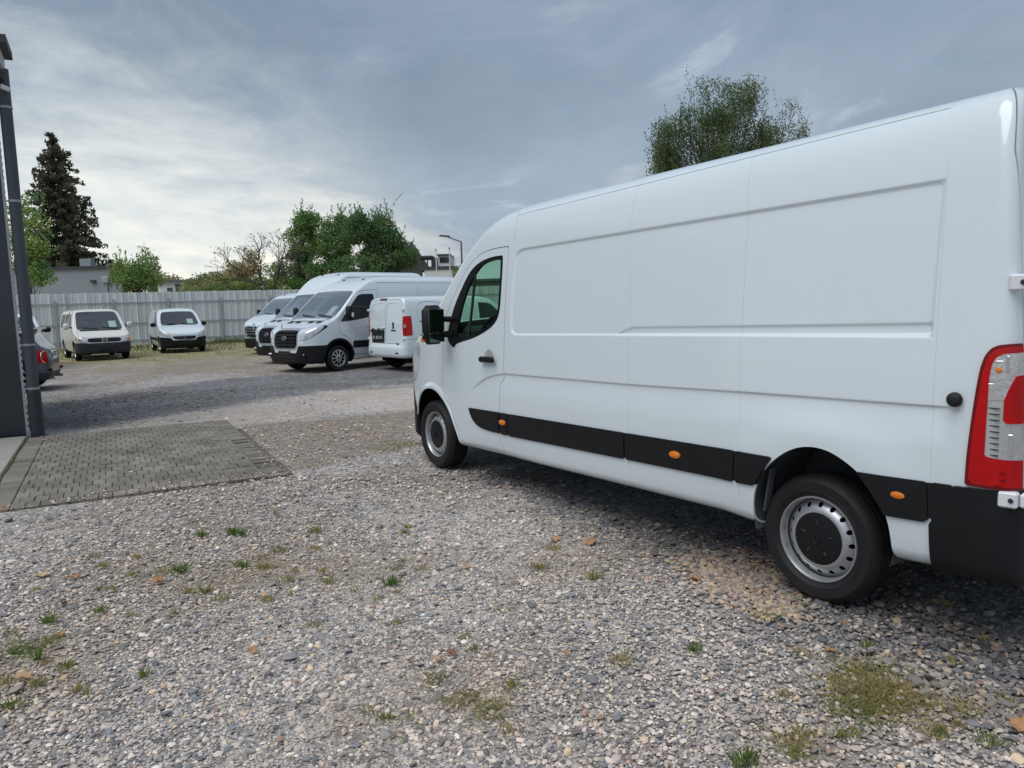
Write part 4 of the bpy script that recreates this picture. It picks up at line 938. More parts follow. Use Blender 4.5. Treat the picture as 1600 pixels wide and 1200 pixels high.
# ------------------------------------------------------------------ the large white panel van
def sst(t): t=np.clip(t,0,1); return t*t*(3-2*t)
def big_van():
    K=.0135
    YAW=.5803; root=empty('panel_van',(.019,8.033,0),math.atan2(-math.cos(YAW),math.sin(YAW)),'large white long panel van filling the right of the picture','van')
    side=crv([(-.72,.215,1),(-.84,.26),(-.90,.42),(-.905,.70),(-.875,.86),(-.80,1.06),(-.62,1.22),(-.25,1.37),(.02,1.49),(.30,1.745),(.62,2.04),(.92,2.265),(1.15,2.38),(1.4,2.45),(1.8,2.52),(2.6,2.56),(4.0,2.56),(5.0,2.55),(5.11,2.50),(5.165,2.40),(5.195,2.25),(5.24,1.6),(5.275,1.0),(5.29,.6),(5.29,.30,1),(3.2,.300),(.6,.285,1)])
    fr=[(0,.2),(.93,.2),(.965,.26),(1.0,.34),(1.022,.5),(1.033,.7),(1.035,.85),(1.03,1.0),(1.012,1.35),(.985,1.7),(.945,2.05),(.918,2.2),(.885,2.305),(.84,2.375),(.75,2.425),(.5,2.455),(.2,2.465),(0,2.47)]
    front=np.vstack([np.array(fr[:1]),crv(fr[1:],4,False)])
    plan=crv([(-.905,0),(-.90,.25),(-.86,.55),(-.78,.74),(-.62,.88),(-.35,.97),(0,1.03),(.5,1.07),(1.2,1.11),(3,1.13),(4.7,1.12),(5.05,1.07),(5.2,1.01),(5.275,.955),(5.31,.90,1),(5.31,0,1)],5,False)
    rad=lambda x: np.interp(x,[-.9,-.3,.3,1.2,1.8,5.0,5.3],[.10,.10,.07,.09,.07,.07,.06])
    post=lambda V,n:(np.stack([V[:,0],V[:,1],V[:,2]+K*V[:,0]],1),_norm(np.stack([n[:,0]-K*n[:,2],n[:,1],n[:,2]],1)))
    zt=lambda x,z: z+K*x
    # pressed shapes of the side
    def rnd(p,c,n=6): return p
    panel=crv([(1.50,1.40),(1.56,1.350),(1.70,1.345,1),(4.937,1.361,1),(4.943,2.060,1),(1.66,2.054,1),(1.555,2.035),(1.515,1.98)],5)
    slot=crv([(2.79,1.355,1),(2.85,1.388),(2.96,1.418,1),(4.935,1.430,1),(4.935,1.355,1)],4)
    cx=[.80,.91,1.03,1.133,1.25,1.41,2.95,3.88,5.01]; cz=[.80,.883,.945,.985,1.012,1.033,1.036,1.050,1.061]
    tcr=lambda P: np.interp(P[:,0],cx,cz)-P[:,2]
    psd=lambda P: psdf(panel,P[:,0],P[:,2]); ssd=lambda P: psdf(slot,P[:,0],P[:,2])
    def disp(P):
        x,z=P[:,0],P[:,2]; m=P[:,1]>.4; d=np.zeros(len(P)); Pm=P[m]; x=x[m]; z=z[m]
        q=-.013*sst(-psd(Pm)/.024)-.011*sst(-ssd(Pm)/.018)
        t=tcr(Pm); env=sst((x-.80)/.25)*sst((5.06-x)/.08)
        q+=-.011*env*sst(t/.014)*(1-sst((t-.01)/.20))
        q+=.016*(1-sst((np.hypot(x-4.365,z-.40)-.42)/.30))*sst((t+.02)/.2)
        q+=.014*(1-sst((np.hypot(x-.06,z-.38)-.455)/.045))*(x<.62)
        q+=-.004*sst((z-2.20)/.03)*0
        d[m]=q; return d
    B=Body(side,front,plan,rad,.0165,disp,voxx=.022)
    p=body_start(B)
    for s_ in (.0,-.012,-.024): p=split(B,p,lambda P,s_=s_: np.where(P[:,1]>.4,psd(P),1)-s_)
    for s_ in (.0,-.009,-.018): p=split(B,p,lambda P,s_=s_: np.where(P[:,1]>.4,ssd(P),1)-s_)
    for s_ in (.0,.007,.014): p=split(B,p,lambda P,s_=s_: np.where((P[:,1]>.4)&(P[:,0]>.6)&(P[:,0]<5.1),tcr(P)-s_,1))
    door=crv([(1.412,2.083,1),(1.416,1.741),(1.413,1.37),(1.411,1.035),(1.405,.99),(1.355,.938),(1.347,.88),(1.345,.79),(1.330,.60),(1.317,.437),(1.355,.352,1),(.80,.338),(.66,.335),(.588,.345),(.575,.40),(.535,.50),(.474,.64),(.40,.72),(.345,.765),(.318,.82),(.314,.90),(.33,1.20),(.335,1.40),(.42,1.577),(.588,1.779),(.744,1.944),(.87,2.02),(1.005,2.065),(1.212,2.085)],4)
    winout=crv([(1.333,2.017,1),(1.171,2.016),(.963,1.985),(.805,1.911),(.672,1.775),(.543,1.604),(.453,1.427),(.425,1.32),(.46,1.27),(.548,1.225,1),(.60,1.265),(.910,1.323),(1.176,1.405),(1.290,1.478),(1.330,1.56),(1.342,1.70),(1.342,1.93)],4)
    winglass=crv([(1.305,1.985,1),(1.16,1.985),(.99,1.950),(.83,1.825),(.70,1.63),(.61,1.40),(.60,1.325,1),(.852,1.340),(1.17,1.438),(1.270,1.510),(1.302,1.58),(1.312,1.72),(1.312,1.90)],4)
    arch_f=CIRC(.06,.375,.437,.5); arch_r=CIRC(4.365,.405,.385,.5)
    fa=crv([(-.40,.0,1),(-.405,.45),(-.36,.60),(-.25,.72),(-.10,.795),(.06,.815),(.20,.79),(.33,.72),(.44,.62),(.51,.50),(.55,.36),(.56,.0,1)],5)
    arch_f=SP(fa,.5)
    ra=crv([(3.97,.0,1),(3.975,.40),(4.005,.53),(4.076,.642),(4.159,.718),(4.26,.775),(4.36,.795),(4.45,.786),(4.535,.752),(4.621,.695),(4.702,.598),(4.752,.519),(4.775,.40),(4.79,.0,1)],5)
    arch_r=SP(ra,.5)
    wind=FP(crv([(-.3,1.50,1),(0,1.50),(.55,1.475),(.83,1.44),(.885,1.50),(.87,1.70),(.80,2.05),(.72,2.14),(.45,2.185),(0,2.195),(-.3,2.195,1)],4),1.25)
    bump_f=SP([(-1.1,.84),(-.66,.82),(-.52,.74),(-.44,.62),(-.40,.55),(-.395,.1),(-1.1,.1)],-1)
    hl=SP(crv([(-.235,1.23),(-.25,1.10),(-.31,.97),(-.40,.88),(-.52,.86),(-.72,.90),(-.80,.98),(-.70,1.10),(-.48,1.22),(-.33,1.26)],4),.42)
    a,p=carve(B,p,arch_f); a,p=carve(B,p,arch_r)
    def op(p,name,reg,mat,off=0.,sk=.012,gap=0.,root_=None,build=True):
        if gap:
            a,o=carve(B,p,lambda P:reg(P)-gap); ring,a=carve(B,a,lambda P:-(reg(P)+gap)); build_part(B,ring,'door_seam',MAT['seal'],root,-.012,0,'L',post)
        else: a,o=carve(B,p,reg)
        ob=build_part(B,a,name,MAT[mat],root_ or root,off,sk,'L',post) if build else None
        return a,o,ob
    _,p,_=op(p,'windscreen',wind,'glass_clear',-.006,0)
    _,p,_=op(p,'front_bumper',bump_f,'plastic',.004,.03,.003)
    _,p,_=op(p,'headlight',hl,'head_lamp',.002,.02,.003)
    da,p,_=op(p,'front_door',SP(door,.5),'paint',gap=.0035,build=False)
    wa,da,_=op(da,'window_frame',SP(winout,.5),'plastic_gloss',build=False)
    ga,wa,_=op(wa,'window',SP(winglass,.5),'glass_green',-.012,0,build=False)
    strips=[('d',[(.815,.69),(1.2,.693),(1.340,.694),(1.322,.512),(1.18,.514),(1.04,.524),(.95,.545),(.885,.583),(.845,.63)]),
            ('b',[(1.353,.694),(1.467,.694),(1.452,.506),(1.336,.511)]),('b',[(1.477,.694),(2.912,.701),(2.905,.519),(1.460,.506)]),('b',[(2.924,.701),(3.852,.706),(3.846,.524),(2.916,.519)]),
            ('b',[(3.864,.706),(4.12,.708),(4.06,.63),(3.99,.529),(3.857,.524)]),('b',[(4.60,.706),(4.943,.710),(4.952,.524),(4.73,.519)]),
            ('b',[(4.955,.710),(5.058,.712),(5.052,.66),(5.04,.60),(5.01,.55),(4.963,.525)])]
    made=[]
    for wh,pl in strips:
        if wh=='d': sa,da=carve(B,da,SP(pl,.5))
        else: sa,p=carve(B,p,SP(pl,.5))
        made.append((wh,sa))
    for pl in ([(1.345,.691),(4.10,.705),(4.02,.535),(1.335,.514)],[(4.61,.702),(5.045,.708),(5.0,.548),(4.75,.523)]):
        sa,p=carve(B,p,SP(pl,.5)); build_part(B,sa,'strip_backing',MAT['seal'],root,.003,.01,'L',post)
    dob=build_part(B,da,'front_door',MAT['paint'],root,0,.014,'L',post)
    build_part(B,wa,'window_frame',MAT['plastic_gloss'],dob,.002,.02,'L',post); build_part(B,ga,'window',MAT['glass_green'],dob,-.012,0,'L',post)
    for k,(wh,sa) in enumerate(made): build_part(B,sa,'rubbing_strip',MAT['plastic'],dob if wh=='d' else root,.013,.03,'L',post)
    # rear bumper, tail lamp, rear door
    _,p,_=op(p,'rear_bumper',SP([(4.958,.53),(5.0,.56),(5.04,.62),(5.050,.712),(5.5,.712),(5.5,.1),(4.962,.1)],-1),'plastic',.020,.05)
    lamp=crv([(5.099,.722,1),(5.106,.884),(5.13,1.164),(5.150,1.275),(5.180,1.320),(5.215,1.332),(5.30,1.336,1),(5.30,.712,1)],5)
    la,p=carve(B,p,lambda P: np.maximum(SP(lamp,.5)(P),.925-P[:,1]))
    clear=crv([(5.168,.855,1),(5.172,1.10),(5.178,1.235),(5.20,1.285),(5.24,1.295),(5.33,1.297,1),(5.33,.835,1)],5)
    ca,la=carve(B,la,SP(clear,.5))
    red=np.array([(5.222,1.0),(5.222,1.10),(5.246,1.20),(5.35,1.215),(5.35,.995)]); rb,ca=carve(B,ca,SP(red,.5))
    ribs,ca=carve(B,ca,SP([(5.1,.80),(5.1,1.09),(5.222,1.10),(5.222,.80)],.5))
    rim,la=carve(B,la,lambda P:-psdf(lamp,P[:,0],P[:,2])-.013)
    lo=build_part(B,la,'tail_lamp',MAT['lamp_red'],root,.014,.05,'L',post)
    build_part(B,rim,'lamp_edge',MAT['lamp_red_dark'],lo,.013,.05,'L',post); build_part(B,rb,'reversing_lens',MAT['lamp_red'],lo,.016,.02,'L',post); build_part(B,ca,'clear_lens',MAT['lamp_clear'],lo,.012,.02,'L',post); build_part(B,ribs,'ribbed_lens',MAT['grey_ribs'],lo,.010,.02,'L',post)
    mb=MB()
    for k in range(9):
        z=.865+.025*k; mb.box((5.196,-1.012,zt(5.2,z)),(.05,.006,.0035))
    mb.build('lens_rib',MAT['plastic_grey'],lo)
    mb=MB(); mb.lathe_y([(0,.016),(.012,.012),(.016,0)],(5.205,-.995,zt(5.2,1.225)),14,-1); mb.build('bulb',MAT['lamp_orange'],lo,smooth=True)
    for (x,z,w_,h_,mm) in ((5.235,1.25,.012,.07,'chrome'),(5.195,1.165,.05,.008,'chrome'),(5.207,1.262,.03,.006,'chrome'),(5.21,1.12,.05,.012,'white_plastic'),(5.252,.91,.02,.09,'chrome'),(5.238,.93,.006,.12,'white_plastic')):
        mb=MB(); mb.box((x,-1.008+.42*max(0,x-5.19),zt(x,z)),(w_,.008,h_),rotM(rz=.35),.002); mb.build('reflector',MAT[mm],lo)
    mb=MB()
    for (x,z,wd) in ((5.235,.79,.03),(5.24,.76,.028),(5.2,.735,.09)): mb.box((x,-1.012+.2*(x-5.2),zt(x,z)),(wd,.004,.004))
    mb.build('lens_rib',MAT['lamp_red_dark'],lo)
    _,p,_=op(p,'rear_door',lambda P: np.maximum.reduce([P[:,1]-.905,(-.2245*(P[:,0]-5.09)+.1664*(P[:,1]-.73)+.02*(P[:,2]-2.44))/.28,5.085-P[:,0]]),'paint',0,.012,.004)
    def join(a,b): return dict(Q=np.vstack([a['Q'],b['Q']]),L=a['L']+b['L'])
    def band(p,fn,wd,lims,name,mat,off):
        rest_=dict(Q=np.zeros((0,4),int),L=[])
        for lm in lims: p,o=carve(B,p,lm); rest_=join(rest_,o)
        a,o=carve(B,p,lambda P:fn(P)-wd); ring,b=carve(B,a,lambda P:-(fn(P)+wd)); build_part(B,ring,name,MAT[mat],root,off,0,'L',post)
        return join(join(rest_,o),b)
    # fine seams between the side pressings
    for xl in (([2.37,2.1,1.71,1.03,.30],[2.905,2.892,2.928,2.955,2.93]),([2.37,2.05,1.36,1.07,.30],[3.828,3.860,3.870,3.880,3.875]),([2.5,2.43,2.05,1.42,1.06,.3],[4.86,4.89,4.945,4.953,4.953,4.955])):
        p=band(p,lambda P: P[:,0]-np.interp(P[:,2],xl[0][::-1],xl[1][::-1]),.0010,[lambda P:.3-P[:,1]],'panel_seam','paint',-.0018)
    p=band(p,lambda P:P[:,0]-np.interp(P[:,2],[2.1,2.18,2.375,2.6],[1.487,1.485,1.448,1.40]),.002,[lambda P:2.10-P[:,2]],'panel_seam','plastic_grey',-.004)
    gz=lambda x: np.interp(x,[1.46,1.6,2.9,3.78,4.3,4.9],[2.330,2.337,2.352,2.366,2.374,2.380])
    p=band(p,lambda P:P[:,2]-gz(P[:,0]),.0026,[lambda P:1.475-P[:,0],lambda P:P[:,0]-4.89,lambda P:.3-P[:,1]],'roof_gutter','grey_ribs',-.006)
    rest=p
    cuts=[2.93,3.87,4.95]; 
    cab,rest=carve(B,rest,lambda P:P[:,0]-1.47); roofp,rest=carve(B,rest,lambda P: gz(P[:,0])-P[:,2])
    build_part(B,roofp,'roof',MAT['paint'],root,0,.01,'L',post)
    build_part(B,cab,'cab_body',MAT['paint'],root,0,.012,'L',post)
    for c in cuts:
        a,rest=carve(B,rest,lambda P:P[:,0]-c); build_part(B,a,'side_panel',MAT['paint'],root,0,.012,'L',post)
    build_part(B,rest,'rear_corner_panel',MAT['paint'],root,0,.012,'L',post)
    # far half, coarser
    B2=Body(side,front,plan,rad,.05,None)
    ops=[('wheel_arch',arch_f,'paint',0,0,0,'hole'),('wheel_arch',arch_r,'paint',0,0,0,'hole'),('windscreen',wind,'glass_clear',-.006,0,0,'both'),('front_bumper',bump_f,'plastic',.004,.03,0,'both'),
         ('headlight',hl,'head_lamp',.002,.02,0,'both'),('window',SP(winout,.5),'glass_green',-.01,0,0,'both'),
         ('rubbing_strip',SP([(.815,.69),(3.99,.707),(3.98,.52),(1.0,.51)],.5),'plastic',.012,.03,0,'both'),('rear_bumper',SP([(4.6,.71),(5.5,.70),(5.5,.1),(4.962,.1),(4.95,.52),(4.6,.52)],-1),'plastic',.018,.05,0,'both'),
         ('tail_lamp',lambda P: np.maximum(SP(lamp,.5)(P),.925-P[:,1]),'lamp_red',.012,.05,0,'both'),('rear_door',lambda P: np.maximum(P[:,1]-.905,5.085-P[:,0]),'paint',0,.012,.005,'both')]
    run_ops(B2,ops,root,post,'R',('body_shell','paint'))
    # wheels, arches, floor
    for x in (0.,4.332):
        for s in (-1,1):
            wheel(root,x,s*.862,.344,.215,.228,s,'steel',z=.340,n=104)
    for s in (-1,1):
        arch_liner(root,4.365,.46,.415,.55,1.0,s,'liner'); arch_liner(root,.06,.43,.455,.5,.93,s,'under')
    mb=MB(); mb.box((2.2,0,.43),(2.9,1.7,.16)); mb.box((2.2,0,.36),(4.6,.5,.12)); mb.box((4.95,0,.50),(.5,1.55,.2)); mb.box((-.35,0,.42),(.5,1.3,.3)); mb.tube([(0,-.7,.34),(0,.7,.34)],.05); mb.tube([(4.332,-.75,.34),(4.332,.75,.34)],.06); mb.box((3.3,.45,.42),(1.2,.35,.2))
    mb.build('underbody',MAT['under'],root)
    mb=MB(); mb.box((2.3,-.935,zt(2.3,.338)),(3.3,.02,.03),rotM(ry=-K)); mb.build('sill_flange',MAT['grey_ribs'],root)
    mb=MB(); mb.box((4.86,-.955,zt(4.86,.325)),(.14,.012,.035)); mb.build('jacking_tab',MAT['grey_ribs'],root)
    mb=MB(); mb.box((4.02,-.945,.55),(.012,.05,.26),rotM(ry=.16),.004); mb.build('arch_lip',MAT['liner'],root)
    mb=MB(); P=[(5.300,0,.74),(5.302,0,.9),(5.306-.012,0,1.05),(5.272,0,1.7),(5.225,0,2.30)]
    for i in range(len(P)-1): mb.tube([P[i],P[i+1]],.006,6)
    mb.build('door_seam',MAT['seal'],root)
    mb=MB(); mb.box((5.315,.12,1.13),(.035,.05,.20),None,.012); mb.build('rear_handle',MAT['plastic'],root,smooth=40)
    mb=MB(); mb.box((5.318,.40,.95),(.03,.54,.13),None,.01); mb.build('plate_holder',MAT['plastic'],root)
    # marker lamps on the strips
    for x,z in ((1.390,.613),(3.388,.617),(4.812,.628)):
        mb=MB(); n=20; V=[];F=[]
        for r_,d in ((1,0),(.93,.010),(.6,.0155),(.0,.018)):
            for k in range(n): V.append((x+.047*r_*math.cos(2*math.pi*k/n),-(1.042+d),zt(x,z)+.024*r_*math.sin(2*math.pi*k/n)))
        for i in range(3):
            for k in range(n): F.append((i*n+k,i*n+(k+1)%n,(i+1)*n+(k+1)%n,(i+1)*n+k))
        mb.add(V,F); mb.build('marker_lamp',MAT['lamp_orange'],root,smooth=True)
    # door handle with its recess, rubber stop
    mb=MB(); mb.box((1.19,-1.060,zt(1.19,1.142)),(.235,.032,.052),rotM(ry=-.03),.014); mb.box((1.19,-1.038,zt(1.19,1.142)),(.05,.04,.04)); h=mb.build('door_handle',MAT['plastic'],dob,smooth=40)
    mb=MB(); n=28
    V=[(1.18,-1.0225,zt(1.18,1.142))]+[(1.18+.075*math.cos(2*math.pi*k/n),-1.0255,zt(1.18,1.142)+.085*math.sin(2*math.pi*k/n)) for k in range(n)]
    mb.add(V,[(0,1+k,1+(k+1)%n)[::-1] for k in range(n)]); mb.build('handle_recess',MAT['grey_ribs'],h,smooth=True)
    mb=MB(); mb.lathe_y([(0,.045),(.022,.044),(.031,.034),(.033,.02),(.026,.012),(.024,0)],(5.052,-1.018,zt(5.05,1.093)),24,-1); mb.build('rubber_stop',MAT['rubber'],root,smooth=50)
    # hinges
    for z in (1.587,.680,2.15):
        if z>2: continue
        y=-.955 if z>1 else -.985
        mb=MB(); mb.box((5.255,y,zt(5.25,z)),(.075,.05,.068),rotM(rz=.2),.008); mb.box((5.31,y+.06,zt(5.3,z)),(.05,.12,.060),rotM(rz=.2),.008); hg=mb.build('hinge',MAT['white_plastic'],root,smooth=30)
        mb=MB(); mb.tube([(5.232,y-.012,zt(5.2,z)-.028),(5.232,y-.012,zt(5.2,z)+.028)],.012,10); mb.build('hinge_pin',MAT['white_plastic'],hg,smooth=True)
        mb=MB(); mb.lathe_y([(0,.004),(.009,.003),(.011,0)],(5.275,y-.027,zt(5.3,z)),12,-1); mb.build('bolt',MAT['plastic_grey'],hg)
    # mirror: housing, two glasses, arms, indicator
    for s in (-1,1):
        M=rotM(rz=-s*.12); c=Vector((.48,s*1.195,1.455))
        mb=MB(); mb.box(c,(.13,.215,.36),M,.05); mir=mb.build('door_mirror',MAT['plastic'],dob if s<0 else root,smooth=60)
        mb=MB(); mb.box(c+M@Vector((.066,0,.045)),(.010,.17,.20),M,.004); mb.build('mirror_glass',MAT['mirror_glass'],mir); 
        mb=MB(); mb.box(c+M@Vector((.066,0,-.115)),(.010,.165,.085),M,.004); mb.build('mirror_glass',MAT['mirror_glass'],mir)
        mb=MB(); mb.tube([c+Vector((0,-s*.08,.05)),(.50,s*.99,1.50)],.028,10); mb.tube([c+Vector((0,-s*.08,-.09)),(.49,s*.99,1.36)],.032,10); mb.build('mirror_arm',MAT['plastic'],mir,smooth=True)
        mb=MB(); mb.box(c+M@Vector((-.02,s*.095,-.13)),(.06,.022,.05),M,.008); mb.build('indicator',MAT['lamp_orange'],mir,smooth=True)
        mb=MB(); mb.box(c+M@Vector((-.02,s*.098,-.085)),(.06,.02,.03),M,.006); mb.build('indicator',MAT['lamp_clear'],mir,smooth=True)
    # quarter light divider and cab interior
    mb=MB(); mb.tube([(.885,-.955,zt(.9,1.90)),(.80,-1.0,zt(.8,1.315))],.013,8); mb.build('window_divider',MAT['plastic_gloss'],dob)
    mb=MB(); mb.box((.02,0,1.13),(.50,1.75,.42),None,.08); mb.box((.16,-.45,1.33),(.24,.42,.14),rotM(ry=.3),.05); mb.build('dashboard',MAT['interior'],root,smooth=50)
    mb=MB(); P=[(.46+.19*math.cos(a)*.42,-.46+.19*math.sin(a),1.36+.19*math.cos(a)*.9) for a in np.linspace(0,2*math.pi,33)]; mb.tube(P,.016,8,False)
    mb.tube([(.10,-.46,1.18),(.46,-.46,1.36)],.035,8); mb.box((.455,-.46,1.36),(.05,.16,.15),rotM(ry=-.45),.02)
    for a in (math.pi/2,-math.pi/2,math.pi): mb.tube([(.46,-.46,1.36),(.46+.19*math.cos(a)*.42,-.46+.19*math.sin(a),1.36+.19*math.cos(a)*.9)],.014,6)
    mb.build('steering_wheel',MAT['interior'],root,smooth=50)
    seats(root,.98,.95,(-.52,.25,.68),.60,.44)
    mb=MB(); mb.box((1.50,0,1.25),(.03,1.70,1.7)); mb.build('bulkhead',MAT['interior'],root); mb=MB(); mb.box((.75,0,.62),(1.5,1.75,.06)); mb.build('cab_floor',MAT['interior'],root)
    return root
big_van()
print('van',round(time.time()-T0,1))
# ------------------------------------------------------------------ the other parked vehicles
def half(pts,n=4): return np.vstack([np.array([pts[0][:2]]),crv(pts[1:],n,False)])
def vehicle(name,label,cat,loc,h,side,front,plan,ops,wheels,paint='paint',r=.07,vox=.036,group=None,wr=.34,ww=.21,rr=.21,style='cover',inner=None,mirrors=None,arch=.42,yw=None):
    """x=0 front bumper, +x backwards, h heading"""
    root=empty(name,(loc[0],loc[1],0),math.atan2(-h[1],-h[0]),label,cat,group)
    side=crv(side,5); front=half(front); plan=crv(plan,4,False); B=Body(side,front,plan,r,vox)
    hw=front[:,0].max(); L=side[:,0].max()
    cut=[('wheel_arch',CIRC(x,wr+.02,arch,hw*.5),'under',0,0,0,'hole') for x in wheels]
    rest,made=run_ops(B,cut+ops,root,None,'LR',('body_shell',paint))
    yw=yw or hw-ww/2-.035
    for x in wheels:
        for s in (-1,1):
            wheel(root,x,s*yw,wr,ww,rr,s,style,n=48); arch_liner(root,x,wr+.03,arch+.03,hw*.45,hw-.08,s,'under')
    z0=side[:,1].min()
    mb=MB(); mb.box((L/2,0,z0+.10),(L*.9,hw*1.5,.12)); mb.box((L*.45,0,z0+.2),(wheels[1]-wheels[0]-2*arch-.1,hw*1.9,.1)); mb.tube([(wheels[0],-yw,wr),(wheels[0],yw,wr)],.05,6); mb.tube([(wheels[1],-yw,wr),(wheels[1],yw,wr)],.05,6); mb.build('underbody',MAT['under'],root)
    if inner:
        xd,zd,xs,zs,xb,zt=inner       # dash, seats, bulkhead
        mb=MB(); mb.box((xd,0,zd),(.55,hw*1.6,.35),None,.08); mb.build('dashboard',MAT['interior'],root); seats(root,xs,zs,(-hw*.45,hw*.42),.55,.46)
        mb=MB(); mb.box((xb,0,(zt+.4)/2),(.04,hw*1.7,zt-.4)); mb.build('bulkhead',MAT['interior'],root); mb=MB(); mb.box(((xd+xb)/2,0,.52),(xb-xd+.2,hw*1.7,.05)); mb.build('floor',MAT['interior'],root)
    if mirrors:
        x,y,z,w_,hh,mt=mirrors
        for s in (-1,1):
            mb=MB(); mb.box((x,s*y,z),(.11,w_,hh),rotM(rz=-s*.15),.04); m=mb.build('door_mirror',MAT[mt],root,smooth=60); mb=MB(); mb.box((x+.02,s*(y-w_*.5-.04),z-hh*.2),(.07,.14,.06),None,.02); mb.build('mirror_arm',MAT['plastic'],m,smooth=True)
            mb=MB(); mb.box((x+.058,s*y,z),(.008,w_*.82,hh*.8),rotM(rz=-s*.15)); mb.build('mirror_glass',MAT['mirror_glass'],m)
    return root,B
def ray_hit(B,y,z,x0=-.3,x1=3.):
    xs=np.linspace(x0,x1,900); f=B.phi(np.stack([xs,np.full(900,abs(y)),np.full(900,z)],1)); i=np.argmax(f<0); return xs[i]
def rear_hit(B,y,z,L):
    xs=np.linspace(L+.2,L-1,900); f=B.phi(np.stack([xs,np.full(900,abs(y)),np.full(900,z)],1)); return xs[np.argmax(f<0)]
def bars(root,B,zs,hw,mat,name='grille_bar',off=.012,th=.018):
    for z in zs:
        P=[(ray_hit(B,y,z)-off,y,z) for y in np.linspace(-hw,hw,9)]; mb=MB(); mb.tube(P,th/2,6); mb.build(name,MAT[mat],root,smooth=True)
def wipers(root,B,z,y0s,ln,tilt=.12):
    for y in y0s:
        P=[(ray_hit(B,y+ln*t,z+tilt*t)-.025,y+ln*t,z+tilt*t) for t in np.linspace(0,1,6)]; mb=MB(); mb.tube(P,.012,6); mb.build('wiper',MAT['plastic'],root)
def sheet_in_window(root_v,B,y,z,w_,hh,label):
    """paper lying against the inside of the windscreen"""
    x0,x1=ray_hit(B,y,z-hh/2)+.035,ray_hit(B,y,z+hh/2)+.035; M=root_v.matrix_basis
    V=[(x0,y-w_/2,z-hh/2),(x0,y+w_/2,z-hh/2),(x1,y+w_/2,z+hh/2),(x1,y-w_/2,z+hh/2)]; V+=[(a+.004,b,c) for a,b,c in V]
    o=mesh('paper_sheet',[M@Vector(v) for v in V],[[(3,2,1,0),(4,5,6,7),(0,1,5,4),(1,2,6,5),(2,3,7,6),(3,0,4,7)]],MAT['paper']); tag(o,label,'paper','paper sheets behind windscreens'); return o
def P3(x,y,z): return (x,y,z)
